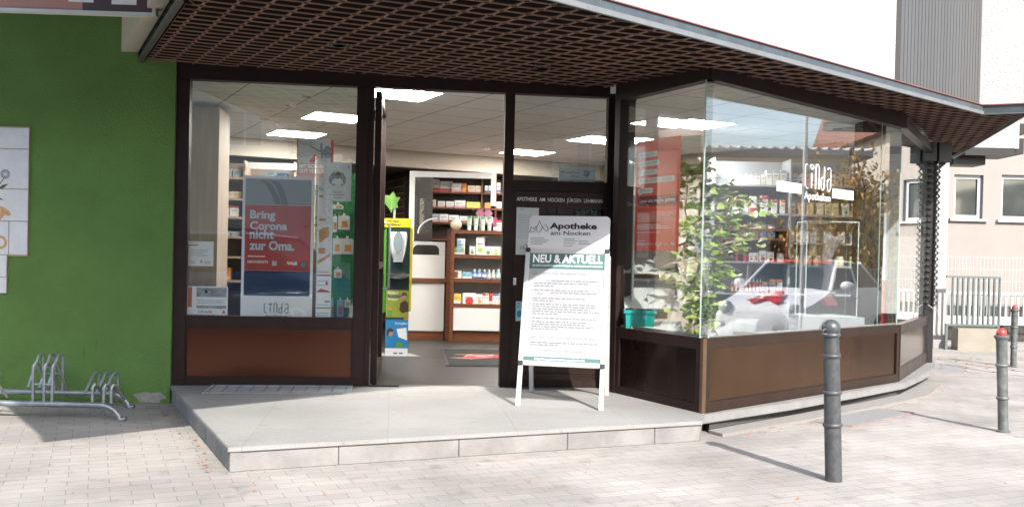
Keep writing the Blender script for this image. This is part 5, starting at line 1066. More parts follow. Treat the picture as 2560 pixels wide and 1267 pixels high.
b.text('NOVENTI', BL, L_(.06), L_(.25), M_(.948), M_(.928), NG+.002, .03); b.text('BIONTECH', BL, L_(.28), L_(.46), M_(.944), M_(.932), NG+.002, .01); b.text('Bild', BL, L_(.85), L_(.92), M_(.946), M_(.926), NG+.002, .06); lines(b, BL, L_(.68), L_(.78), M_(.944), M_(.936), 1, NG+.002, 3)
b.tube([BL.p(L_(.565)+PW*.065*math.cos(a), NG+.002, M_(.939)+.014*math.sin(a)) for a in [i*math.pi/10 for i in range(20)]], .0015, 5, closed=True); lines(b, BL, L_(.51), L_(.62), M_(.943), M_(.935), 1, NG+.002, 4)
lines(b, BL, L_(.06), L_(.93), M_(.73), M_(.64), 5, NG+.002, 31, .25); lines(b, BL, L_(.06), L_(.82), M_(.80), M_(.752), 3, NG+.002, 32, .35); lines(b, BL, L_(.06), L_(.62), M_(.836), M_(.826), 1, NG+.002, 33, .5); lines(b, BL, L_(.06), L_(.26), M_(.912), M_(.906), 1, NG+.002, 34, .6)
b.build('white_lettering', PAPW, t)
# shop name decal on the right pane
DEC = mat('white vinyl decal', (.60, .58, .60), .4)
Rq = lambda x, y: BR.q(x, y)
t = thing('window_lettering', 'white vinyl Linda Apotheken lettering on the right bay window pane', 'lettering', BR.p(Rq(2050, 500)[0], -.029, Rq(2050, 500)[1]))
nD = -.0275
b = MB(); linda(b, BR, Rq(2018, 450)[0], Rq(2085, 450)[0], Rq(2050, 475)[1], Rq(2050, 409)[1], nD, .0062); b.build('word_mark', DEC, t, smooth=True)
b = MB(); b.text('Apotheken', BR, Rq(2018, 490)[0], Rq(2084, 490)[0], Rq(2050, 507)[1], Rq(2050, 481)[1], nD, .02); b.build('lettering', DEC, t)
for lab, x0, x1, y0, y1 in (('left of the shop name', 1950, 2012, 455, 481), ('right of the shop name', 2089, 2142, 474, 498)):
    yy = (y0+y1)/2; a, c = Rq(x0, yy)[0], Rq(x1, yy)[0]; w0, w1 = Rq((x0+x1)/2, y1)[1], Rq((x0+x1)/2, y0)[1]
    b = MB(); b.box(BR, a, c, -.0298, -.0288, w0, w1); o = b.build('white_strip', DEC); settle(o, BR.p((a+c)/2, -.029, w0)); tag(o, 'plain white vinyl bar on the bay glass, '+lab, 'sticker', 'white bars beside the shop name')
u, w = Rq(1898, 535); b = MB(); b.lathe(BR.p(u, -.0295, w), [(.026, 0), (.026, .0012)], 20, ax=BR.n); o = b.build('round_sticker', mat('round sticker', (.6, .64, .68), .4)); settle(o, BR.p(u, -.0295, w)); tag(o, 'small pale round sticker on the bay glass beside the plant', 'sticker')
# display deck
b = MB(); b.prism([T2(BL.p(.05, -.07, 0)), T2(BL.p(LF-.06, -.07, 0)), T2(BR.p(.06, -.07, 0)), T2(BR.p(2.0, -.07, 0)), T2(BR.p(1.6, -.95, 0)), (1.75, 8.5), (1.0, 8.4)], .40, .50)
b.prism([T2(BL.p(.08, -.1, 0)), T2(BL.p(LF-.1, -.1, 0)), T2(BR.p(.1, -.1, 0)), T2(BR.p(1.9, -.1, 0)), T2(BR.p(1.5, -.9, 0)), (1.7, 8.4), (1.05, 8.3)], .141, .399)
o = b.build('display_deck', mat('deck grey', (.40, .40, .39), .6)); settle(o, (1.7, 7.7, .14)); tag(o, 'low grey display platform inside the bay window', 'platform')
# plant
LEAF = mat('ginkgo leaf', (.15, .28, .035), .45, col2=(.42, .5, .13), vs=9)
t = thing('ginkgo_plant', 'tall green ginkgo plant with fan shaped leaves inside the window corner', 'plant', (1.46, 7.62, .5))
rn = random.Random(11); b = MB(); stems = []
base = Vector((1.44, 7.62, .52))
def limb(P, r0, r1): b.tube(P, [r0+(r1-r0)*i/(len(P)-1) for i in range(len(P))], 7)
def wig(a, c, n=7, s=.02): return [a.lerp(c, i/n)+Vector((rn.gauss(0, s), rn.gauss(0, s), rn.gauss(0, s*.4)))*(0 if i in (0,) else 1) for i in range(n+1)]
tr1 = wig(base, Vector((1.50, 7.64, 2.02)), 9); limb(tr1, .020, .005)
tr2 = wig(base+Vector((-.03, .02, 0)), Vector((1.36, 7.66, 1.95)), 9); limb(tr2, .013, .004)
tr3 = wig(base+Vector((.02, 0, .2)), Vector((1.74, 7.62, 1.72)), 8); limb(tr3, .014, .004)
tips = []
for tr in (tr1, tr2, tr3):
    for i in range(1, len(tr)):
        for _ in range(6):
            p0 = tr[i-1].lerp(tr[i], rn.random()); a = rn.random()*6.28; z = p0.z; a = rn.choice([a, 0.0+rn.gauss(0, .5)]) if z < 1.75 else a
            # silhouette read from the picture: wide at 1.0-1.8 m, tapering upwards
            R = .12+.30*math.exp(-((z-1.5)/.42)**2)+.06*(z < .95)
            L = R*rn.uniform(.5, 1.0); p1 = p0+Vector((math.cos(a)*L, math.sin(a)*L*.6, rn.uniform(-.06, .14)))
            P = [p0, p0.lerp(p1, .5)+Vector((0, 0, .02)), p1]; b.tube(P, [.005, .0035, .002], 5); tips.append(P)
b.build('stem', mat('pale grey bark', (.36, .30, .24), .8, var=.3, vs=20), t)
b = MB()
def fan(c, s, yaw, pit, rol):
    M = Matrix.Rotation(yaw, 3, 'Z') @ Matrix.Rotation(pit, 3, 'X') @ Matrix.Rotation(rol, 3, 'Y'); P = [Vector((0, 0, 0))]
    m = 9
    for i in range(m+1):
        a = math.radians(-68+136*i/m); rr = s*(1 + .07*math.sin(i*2.6)) * (.72 if i == m//2+0 else 1)
        P.append(Vector((rr*math.sin(a), .16*s*math.cos(3*a), rr*math.cos(a))))
    b.add([c+M@p for p in P], [(0, i, i+1) for i in range(1, m+1)])
def okp(p): return (Vector((p.x, p.y, 0))-V3(C1)).dot(BR.n) < -.06 and (Vector((p.x, p.y, 0))-V3(C1)).dot(BL.n) < -.07
for P in tips:
    for k in range(rn.randint(3, 5)):
        tt = rn.uniform(.2, 1.05); p = P[0].lerp(P[2], tt)+Vector((rn.gauss(0, .035), rn.gauss(0, .03), rn.gauss(0, .03)))
        if p.z > 2.08 or not okp(p): continue
        if p.z < 1.25 and rn.random() < .45: continue
        fan(p, rn.uniform(.042, .075), rn.uniform(0, 6.28), rn.uniform(.6, 2.6), rn.uniform(-.5, .5))
for k in range(60):
    z = rn.uniform(.56, .95); p = Vector((1.46+rn.gauss(0, .09), 7.60+rn.gauss(0, .05), z)); 
    if okp(p): fan(p, rn.uniform(.03, .05), rn.uniform(0, 6.28), rn.uniform(.6, 2.4), 0)
b.build('foliage', LEAF, t)
b = MB(); b.lathe((1.44, 7.62, .501), [(.12, 0), (.15, .02), (.17, .12), (.16, .13), (.14, .12)], 24); b.build('pot', mat('dark pot', (.04, .035, .03), .5), t, smooth=True)
# perforated metal trays
PERF = brickmat('perforated steel', (.16, .17, .17), (.16, .17, .17), (.46, .48, .48), .015, .015, .0045, .5, off=.5, big=.05, rough=.4, bump=0); MT['perf'] = PERF
fP = Fr((0, 7.75, 0), (1, -.05, 0)); q = fP.q
t = thing('display_rack', 'perforated grey metal display rack with tilted trays behind the red poster', 'rack', fP.p(q(1630, 700)[0], -.2, .5))
def tilt(x0, x1, yt, yb, d0, d1, nm='tray'):
    a, c = q(x0, yt)[0], q(x1, yt)[0]; zt_, zb_ = q(1630, yt)[1], q(1630, yb)[1]
    b = MB(); P = [fP.p(a, -d1, zt_), fP.p(c, -d1, zt_), fP.p(c, -d0, zb_), fP.p(a, -d0, zb_)]; up_ = Vector((0, 0, .006))
    b.add([p for p in P]+[p+up_ for p in P], [(0, 1, 2, 3), (4, 5, 6, 7), (0, 1, 5, 4), (1, 2, 6, 5), (2, 3, 7, 6), (3, 0, 4, 7)]); b.build(nm, PERF, t)
    b = MB(); b.box(fP, a, c, -d1-.012, -d1+.004, zt_+.004, zt_+.03)
    for (u) in (a, c-.008): b.add([fP.p(u, -d1, zt_+.02), fP.p(u+.008, -d1, zt_+.02), fP.p(u+.008, -d0, zb_+.02), fP.p(u, -d0, zb_+.02), fP.p(u, -d1, zt_-.01), fP.p(u+.008, -d1, zt_-.01), fP.p(u+.008, -d0, zb_-.01), fP.p(u, -d0, zb_-.01)], [(0, 1, 2, 3), (4, 5, 6, 7), (0, 1, 5, 4), (1, 2, 6, 5), (2, 3, 7, 6), (3, 0, 4, 7)])
    b.build('tray_rim', mat('rack steel', (.42, .44, .44), .35, .5), t)
tilt(1563, 1704, 628, 684, .12, .40); tilt(1563, 1702, 708, 772, .02, .34); tilt(1578, 1704, 811, 836, -.08, .02)
b = MB(); b.box(BL, .07, .085, -.12, -.10, .5, 1.75); b.build('rack_post', mat('pale post', (.5, .53, .54), .4, .3), t)
for k, (x0, x1, y0, y1) in enumerate(((1563, 1588, 686, 706), (1592, 1662, 686, 706), (1640, 1684, 775, 806))):
    a, w1 = q(x0, y0); c, w0 = q(x1, y1); carton(fP, a, -.45, w0, c-a, .1, w1-w0, mat('kraft cardboard', (.36, .24, .15), .8, var=.1, vs=8), mat('carton print', (.2, .12, .08), .6), name='cardboard_box', look='brown cardboard box', where=['at the left end of the upper rack tray', 'in the middle of the upper rack tray', 'beside the teal crate in the bay window'][k], style=4, grp='cardboard boxes on the rack', cat='box')
a, c = q(1562, 790)[0], q(1638, 790)[0]; zt_, zb_ = q(1600, 775)[1], q(1600, 812)[1]
t = thing('teal_crate', 'teal plastic crate at the foot of the red poster', 'crate', fP.p((a+c)/2, .1, .5))
TEALP = mat('teal plastic', (.01, .24, .22), .35)
b = MB(); b.add([fP.p(x, n, z) for x, n, z in ((a+.02, .0, .501), (c-.02, .0, .501), (c-.02, -.2, .501), (a+.02, -.2, .501), (a+.005, .015, zt_-.03), (c-.005, .015, zt_-.03), (c-.005, -.215, zt_-.03), (a+.005, -.215, zt_-.03))], [(0, 1, 2, 3), (0, 1, 5, 4), (1, 2, 6, 5), (2, 3, 7, 6), (3, 0, 4, 7)]); b.build('crate_body', TEALP, t)
b = MB(); b.box(fP, a-.01, c+.01, .005, .025, zt_-.03, zt_); b.box(fP, a-.01, c+.01, -.225, -.205, zt_-.03, zt_); b.box(fP, a-.01, a+.01, -.2045, .0045, zt_-.03, zt_); b.box(fP, c-.01, c+.01, -.2045, .0045, zt_-.03, zt_); b.build('crate_rim', TEALP, t, bevel=.003)
# shelf wall behind the right pane
fS = Fr((0, 10.0, 0), (1, 0, 0)); q = fS.q; k_ = 10.0/FPX
GWL = mat('grey laminate', (.36, .38, .41), .5, var=.04, vs=3)
t = thing('grey_shelving', 'grey laminate shelf wall full of white packs behind the right pane', 'shelf', (2.9, 10.1, .14))
sx0, sx1 = q(1780, 600)[0], q(2155, 600)[0]; zt_ = q(1960, 398)[1]
b = MB(); b.box(fS, sx0, sx1, -.34, -.32, .14, zt_); b.build('back_panel', GWL, t)
for x in (1780, 1972, 2150): b = MB(); u = q(x, 600)[0]; b.box(fS, u, u+.02, -.319, 0, .14, zt_); b.build('upright', GWL, t)
ZS = {y: q(1965, y)[1] for y in (463, 534, 597, 655, 735)}
ZR = {y: q(2060, y)[1] for y in (464, 537, 607, 664, 735)}
u0_, um, u1_e = sx0+.021, q(1972, 600)[0], q(2150, 600)[0]
for z in list(ZS.values())[:2]+[ZS[655], ZS[735]]: b = MB(); b.box(fS, u0_, um-.001, -.319, -.005, z-.02, z); b.build('shelf_board', GWL, t)
for z in ZR.values(): b = MB(); b.box(fS, um+.021, u1_e-.001, -.319, -.005, z-.02, z); b.build('shelf_board', GWL, t)
fS2 = Fr((0, 9.97, 0), (1, 0, 0)); MAH = mat('mahogany laminate', (.22, .045, .028), .4, var=.1)
t = thing('mahogany_shelf', 'red brown shelf box with red and white care products', 'shelf', (2.3, 9.9, 1.2))
ra, rb = q(1800, 600)[0], q(1970, 600)[0]; rz1, rz0 = q(1900, 571)[1], q(1900, 654)[1]
b = MB(); b.box(fS, ra, rb, -.30, -.28, rz0, rz1); b.build('back', MAH, t)
for (a, c, d, e) in ((ra, rb, rz1-.02, rz1), (ra, ra+.02, rz0, rz1-.021), (rb-.02, rb, rz0, rz1-.021), (ra+.021, rb-.021, ZS[597]-.02, ZS[597])): b = MB(); b.box(fS, a, c, -.279, .01, d, e); b.build('board', MAH, t)
def packs(rows):
    for (z, lst, shelf, grp) in rows:
        for k, (px, w, h, m, bd, sty) in enumerate(lst):
            carton(fS, q(px, 600)[0], -.03, z, w*k_, .07, h*k_, pk[m], pk[bd], name='care_pack', look='%s and %s pack,' % (m, bd), where='%s from left on %s' % (ORD[k], shelf), style=sty, grp=grp)
Wt = 'white'
packs([(ZS[463], [(1834, 14, 20, Wt, 'grey', 1), (1850, 13, 20, Wt, 'grey', 1), (1864, 11, 27, Wt, 'grey', 1), (1876, 11, 27, Wt, 'grey', 1), (1888, 11, 28, Wt, 'grey', 1), (1901, 11, 27, Wt, 'cream', 0), (1914, 15, 37, Wt, 'grey', 1), (1931, 15, 38, Wt, 'grey', 1), (1950, 14, 38, Wt, 'grey', 1)], 'the top grey shelf', 'white packs on the top grey shelf'),
       (ZS[534], [(1834, 14, 34, Wt, 'red', 1), (1852, 10, 34, Wt, 'grey', 1), (1863, 8, 34, Wt, 'grey', 1), (1874, 17, 42, Wt, 'red', 0), (1902, 18, 44, Wt, 'red', 1), (1928, 15, 34, Wt, 'red', 1), (1951, 12, 34, Wt, 'red', 1)], 'the second grey shelf', 'white packs on the second grey shelf'),
       (ZS[597], [(1846, 11, 34, 'pink', 'red', 0), (1859, 12, 34, 'pink', 'red', 0), (1876, 10, 36, 'cream', 'lime', 2), (1887, 10, 36, 'cream', 'lime', 2)], 'the upper mahogany shelf', 'packs in the mahogany shelf'),
       (rz0, [(1843, 5, 36, 'red', 'red', 0), (1862, 7, 36, 'red', 'red', 0), (1876, 11, 22, Wt, 'red', 2), (1888, 11, 22, Wt, 'red', 2), (1901, 18, 28, Wt, 'red', 2), (1922, 16, 25, Wt, 'red', 2), (1948, 15, 22, Wt, 'grey', 1)], 'the lower mahogany shelf', 'packs in the mahogany shelf'),
       (ZR[464], [(x, 15, 30, m, 'red' if i % 2 else 'orange', 3) for i, (x, m) in enumerate(((1976, Wt), (1992, Wt), (2009, 'pink'), (2025, Wt), (2041, 'cream'), (2057, 'cream'), (2073, Wt), (2089, 'cream'), (2110, 'cream'), (2124, 'orange'), (2137, 'cream')))], 'the top right shelf', 'vitamin boxes behind the right pane'),
       (ZR[537], [(x, 16, 30, 'cream' if i % 3 else Wt, c, 3) for i, (x, c) in enumerate(((1973, 'orange'), (1996, 'orange'), (2018, 'orange'), (2043, 'yellow'), (2063, 'green'), (2081, 'yellow'), (2108, 'green'), (2132, 'red')))], 'the second right shelf', 'vitamin boxes behind the right pane'),
       (ZR[607], [(x, 15, 28, Wt, c, 3) for i, (x, c) in enumerate(((1973, 'grey'), (1992, 'orange'), (2010, 'sky'), (2028, 'sky'), (2064, 'grey'), (2100, 'red'), (2130, 'green')))], 'the third right shelf', 'vitamin boxes behind the right pane'),
       (ZS[735], [(1911, 14, 29, 'grey', 'orange', 1), (1930, 14, 36, 'grey', 'orange', 1), (1947, 14, 36, 'grey', 'orange', 1)], 'the low shelf beside the amber sprays', 'white packs on the low shelf')])
def jar(px, z, w, h, m, lab, cap='white', grp=None, cat='jar', name='jar', yofs=-.07):
    p = fS.p(q(px+w/2, 600)[0], yofs, z); r = w*k_/2; H_ = h*k_; t = thing(name, lab, cat, p, grp)
    MB().lathe(p, [(r*.95, .001), (r, .01), (r, H_*.68), (r*.86, H_*.76)], 18).build('jar_body', m, t, smooth=True)
    MB().lathe(p, [(r*.84, H_*.76+.001), (r*.86, H_*.8), (r*.86, H_)], 18).build('lid', pk[cap], t, smooth=True)
    return t
for k, (x, z, w) in enumerate(((1899, ZS[597], 20), (1922, ZS[597], 20))): 
    t = jar(x, z, w, 31, pk['white'], 'white wash bottle with a blue label, %s of two in the mahogany shelf' % ('left' if k == 0 else 'right'), grp='white wash bottles', cat='bottle', name='wash_bottle')
    b = MB(); b.rect(fS, q(x+4, 600)[0], q(x+14, 600)[0], z+.03, z+.06, .017-.0); b.build('label', pk['blue'], t)
for k, (x, yy, w, h) in enumerate(((1985, 664, 20, 22), (2015, 664, 21, 25), (2038, 664, 21, 25), (2026, 639, 21, 25), (2094, 664, 22, 24), (2130, 664, 9, 24))):
    jar(x, ZR[664] if yy == 664 else ZR[664]+25*k_, w, h, pk['cream'] if k < 5 else pk['lime'], ['pale tub at the left end', 'cream tub under the single stacked tub, left one', 'cream tub under the single stacked tub, right one', 'cream tub stacked on top of two others', 'cream tub right of the stocking leg', 'slim green and yellow jar at the right end'][k]+' of the lowest right shelf', grp='powder tubs on the lowest right shelf')
AMB = mat('amber glass', (.42, .09, .03), .12, spec=.8, var=.3, vs=30)
for k, x in enumerate((1832, 1842, 1852, 1868, 1877, 1886, 1895, 1903)):
    p = fS.p(q(x+4, 600)[0], -.06, ZS[735]); s = .033*(1 if k > 2 else .85); h = (38 if k > 2 else 32)*k_
    t = thing('spray_bottle', 'amber spray bottle with white nozzle, %s from left on the low shelf' % ORD[k], 'bottle', p, 'amber spray bottles')
    MB().lathe(p, [(s*.5, .001), (s*.52, .006), (s*.52, h*.58), (s*.25, h*.68)], 14).build('bottle_body', AMB, t, smooth=True)
    MB().lathe(p, [(s*.22, h*.68+.001), (s*.26, h*.7), (s*.24, h*.8), (s*.12, h*.82), (s*.12, h*.98)], 10).build('nozzle', pk['white'], t, smooth=True)
    b = MB(); b.rect(fS, q(x+2, 600)[0], q(x+6.5, 600)[0], ZS[735]+h*.12, ZS[735]+h*.45, -.06+s*.53); b.build('label', pk['white'], t)
# stocking leg and clear display case on the deck
fK = Fr((0, 9.35, 0), (1, 0, 0)); q = fK.q
t = thing('stocking_leg', 'grey compression stocking on a leg form inside the clear display case', 'leg form', (3.0, 9.35, .5))
SEC = [(742, 2052, 2078), (715, 2056, 2084), (690, 2060, 2090), (665, 2058, 2086), (645, 2054, 2080), (620, 2060, 2092), (603, 2064, 2104), (592, 2066, 2112)]
b = MB(); V = []
for (y, x0, x1) in SEC:
    a, z = q(x0, y); c = q(x1, y)[0]; m_ = (a+c)/2; r = (c-a)/2
    V += [fK.p(m_+r*math.cos(i*math.pi/7), .0+r*.8*math.sin(i*math.pi/7), z+.02*math.cos(i*math.pi/7)*(-1 if y < 600 else 0)) for i in range(14)]
b.add(V, [(i*14+j, i*14+(j+1) % 14, (i+1)*14+(j+1) % 14, (i+1)*14+j) for i in range(len(SEC)-1) for j in range(14)]+[[(len(SEC)-1)*14+j for j in range(14)]]); b.build('stocking', mat('grey knit', (.2, .19, .21), .8, var=.06, vs=60), t, smooth='all')
b = MB(); b.plate(fK, [(q(2052, 742)[0], q(2052, 742)[1]), (q(2080, 742)[0], q(2080, 742)[1]), (q(2094, 765)[0], q(2094, 765)[1]), (q(2060, 765)[0], q(2060, 765)[1])], -.05, .05); b.build('foot', mat('red heel', (.2, .03, .04), .6), t, bevel=.01)
t = thing('display_case', 'clear acrylic display case with pale edges behind the lettering', 'display case', (3.0, 9.2, .5))
a, w1 = q(2009, 553); c, w0 = q(2130, 790); 
b = MB(); e = .006
for u in (a, c):
    for n in (.12, -.2): b.box(fK, u-e/2, u+e/2, n-e/2, n+e/2, w0, w1)
for n in (.12, -.2): b.box(fK, a+e, c-e, n-e/2, n+e/2, w1-e, w1); b.box(fK, a+e, c-e, n-e/2, n+e/2, w0, w0+e)
for u in (a, c): b.box(fK, u-e/2, u+e/2, -.196, .116, w1-e, w1)
b.build('case_edge', mat('pale acrylic edge', (.66, .78, .76), .25), t)
b = MB(); b.box(fK, a+e, c-e, .119, .121, w0+e, w1-e); b.build('front_sheet', GC, t)
b = MB(); b.box(fK, a-.05, c+.05, -.25, .2, .141, w0-.001); o = b.build('case_pedestal', GWL); settle(o, fK.p((a+c)/2, 0, .14)); tag(o, 'grey pedestal carrying the clear display case', 'pedestal')
# black column behind the glass
t0 = yd(2150, 600, 9.28).x; t1_ = yd(2208, 600, 9.28).x
b = MB(); b.box(Fr((0, 9.28, 0), (1, 0, 0)), t0, t1_, -.22, 0, .14, 2.615); o = b.build('column', mat('black column', (.012, .011, .011), .35)); settle(o, ((t0+t1_)/2, 9.3, .14)); tag(o, 'black square column inside the right end of the bay window', 'column')
# ================================================================ ACROSS THE STREET (seen mirrored in the glass)
def house(name, label, fr, L, H, floors, wm, cols, roofm=None, depth=8, ww=1.15, wh=1.2, rise=3.2, z0=-.12):
    t = thing(name, label, 'house', fr.p(L/2, 0, 0)); zl = z0; b = MB(); fh = (H-z0)/floors; wins = []
    for f in range(floors):
        hs = [((i+.5)*L/cols-ww/2, (i+.5)*L/cols+ww/2, z0+f*fh+1.0, z0+f*fh+1.0+wh) for i in range(cols)]; wins += hs
        wall_holes(b, fr, 0, L, z0+f*fh, z0+(f+1)*fh, hs)
    b.box(fr, 0, L, -depth, -depth+.2, z0, H); b.box(fr, 0, .2, -depth+.201, -.251, z0, H); b.box(fr, L-.2, L, -depth+.201, -.251, z0, H)
    b.build('wall', wm, t)
    for h in wins: window(t, fr, *h, dep=.14, mull=True)
    b = MB(); rm = roofm or mat('clay roof tiles', (.22, .09, .06), .8, var=.3, vs=5)
    b.add([fr.p(-.4, .5, H-.1), fr.p(L+.4, .5, H-.1), fr.p(L+.4, -depth/2, H+rise), fr.p(-.4, -depth/2, H+rise), fr.p(-.4, -depth-.4, H-.1), fr.p(L+.4, -depth-.4, H-.1),
           fr.p(-.4, .5, H-.28), fr.p(L+.4, .5, H-.28), fr.p(L+.4, -depth-.4, H-.28), fr.p(-.4, -depth-.4, H-.28)], [(0, 1, 2, 3), (3, 2, 5, 4), (0, 1, 7, 6), (6, 7, 8, 9), (4, 5, 8, 9), (0, 3, 4, 9, 6), (1, 2, 5, 8, 7)])
    for i in range(int(L/.28)): 
        u = -.4+i*.28; b.tube([fr.p(u, .5, H-.07), fr.p(u, -depth/2, H+rise+.03)], .05, 5)
    b.build('roof', rm, t)
    b = MB(); b.box(fr, -.35, L+.35, .5, .62, H-.24, H-.12); b.build('gutter', mat('zinc gutter', (.4, .42, .43), .5, .4), t)
    return t
BEI = mat('beige stucco', (.46, .40, .33), .9, var=.05, vs=3); PWH = mat('off white stucco', (.66, .64, .60), .9, var=.04, vs=3)
fs_ = Fr((0, -16, 0), (-1, 0, 0))   # faces +Y, towards the shop
house('opposite_house', 'beige house across the street mirrored in the left window', Fr((-.6, -16, 0), (-1, 0, 0)), 8.9, 7.3, 2, BEI, 2, ww=1.15)
house('opposite_house', 'white house across the street, mirrored beside the beige one', Fr((6.5, -19, 0), (-1, 0, 0)), 6.6, 6.4, 2, PWH, 3)
house('opposite_house', 'long pale house far left across the street', Fr((-10.5, -17, 0), (-1, 0, 0)), 14, 6.8, 2, PWH, 5)
house('opposite_house', 'beige house far right across the street', Fr((20, -18, 0), (-1, 0, 0)), 12, 7.0, 2, BEI, 4)
house('east_house', 'low white house with ribbed tile roof mirrored in the bay window', Fr((20, 13.6, 0), (0, -1, 0)), 15, 4.3, 1, PWH, 5, roofm=mat('pale sunlit tiles', (.48, .44, .42), .8, var=.1), ww=1.2, wh=1.3, rise=.25)
house('east_house', 'beige two storey house east of the street', Fr((27, 31, 0), (0, -1, 0)), 14, 6.0, 2, BEI, 4)
house('north_house', 'pale house closing the view beyond the fence', Fr((12, 34, 0), (1, 0, 0)), 14, 6.2, 2, PWH, 4)
def tree(name, label, p, h, r, leafc, leafc2, trunk_h, seed, dens=2600, droop=.4, grp=None, ls=.06):
    rn = random.Random(seed); t = thing(name, label, 'tree', p, grp); p = Vector(p); b = MB(); tips = []
    top = p+Vector((rn.gauss(0, .1), rn.gauss(0, .1), trunk_h)); b.tube([p, p.lerp(top, .5)+Vector((.03, .02, 0)), top, top+Vector((0, 0, (h-trunk_h)*.5))], [.13, .11, .09, .03], 9)
    for i in range(26):
        a = rn.random()*6.28; e = rn.uniform(.1, 1.3); L = r*rn.uniform(.6, 1); s = top+Vector((0, 0, rn.uniform(-.1, (h-trunk_h)*.45)))
        d = Vector((math.cos(a)*math.cos(e), math.sin(a)*math.cos(e), math.sin(e)*(h-trunk_h)/r*.6)); m = s+d*L*.6; e2 = m+Vector((d.x*L*.4, d.y*L*.4, -droop*L*.6)); b.tube([s, m, e2], [.035, .02, .008], 5); tips += [(s, m, e2)]*1
    b.build('trunk', mat('tree bark', (.09, .07, .05), .9, var=.3, vs=8), t)
    b = MB()
    for i in range(dens):
        s, m, e2 = rn.choice(tips); tt = rn.random(); c = (s.lerp(m, tt) if rn.random() < .35 else m.lerp(e2, tt))+Vector((rn.gauss(0, r*.13), rn.gauss(0, r*.13), rn.gauss(-droop*.3, r*.15)))
        u = Vector((rn.gauss(0, 1), rn.gauss(0, 1), rn.gauss(0, .6))).normalized(); v = u.cross(Vector((rn.gauss(0, 1), rn.gauss(0, 1), rn.gauss(0, 1)))).normalized(); s_ = rn.uniform(.6, 1.4)*ls
        b.add([c-u*s_, c+v*s_*.5, c+u*s_, c-v*s_*.5-Vector((0, 0, s_*droop))], [(0, 1, 2, 3)])
    b.build('crown', mat(name+' leaves', leafc, .7, col2=leafc2, vs=3), t); return t
tree('willow_tree', 'yellow weeping tree east of the street mirrored in the bay window', (16.8, 12.85, -.12), 4.9, 2.2, (.34, .20, .03), (.55, .36, .08), 1.6, 3, 15000, 1.3, ls=.045)
tree('street_tree', 'green tree behind the camera far right', (9, -14, -.12), 6.5, 2.6, (.05, .10, .03), (.12, .17, .05), 2.0, 4, 4200, .2, grp='street trees')
tree('street_tree', 'green tree between the houses across the street', (.6, -14.5, -.12), 5.2, 1.7, (.06, .10, .05), (.13, .17, .08), 1.8, 5, 3200, .2, grp='street trees')
tree('hedge_tree', 'ochre leaved tree north east of the shop', (14, 22, -.12), 5.5, 2.6, (.2, .13, .04), (.4, .27, .1), 1.2, 6, 4200, .5)
meshfence('street_fence', 'grey mesh fence east of the street mirrored in the bay window', Fr((12.6, 17, -.12), (0, -1, 0)), 11, .25, 1.30, mat('pale galvanised wire', (.5, .51, .51), .5), 2.5, .07, (12.6, 11, 0))
for nm, lab, x, y, col_ in (('lamp_post', 'slim white lamp post standing at the kerb right of the picture', 6.7, 8.95, (.7, .72, .72)), ('barrier_post', 'white and red barrier post at the kerb right of the picture', 6.75, 10.0, (.7, .7, .7))):
    t = thing(nm, lab, 'post', (x, y, 0)); top = 4.2 if nm[0] == 'l' else 2.0
    b = MB(); b.lathe((x, y, -.1), [(.05, 0), (.05, .2), (.028, .22), (.026, top)], 14); b.build('pole', mat(nm+' paint', col_, .4), t, smooth=True)
    if nm[0] == 'l': b = MB(); b.tube([(x, y, top-.1), (x-.1, y-.02, top+.05), (x-.6, y-.1, top+.1)], .03, 8); b.build('lamp_arm', MT[nm+' paint'], t)
    else: b = MB(); b.lathe((x, y, -.05), [(.034, .2), (.034, 1.1)], 14); b.build('red_sleeve', REDP, t)
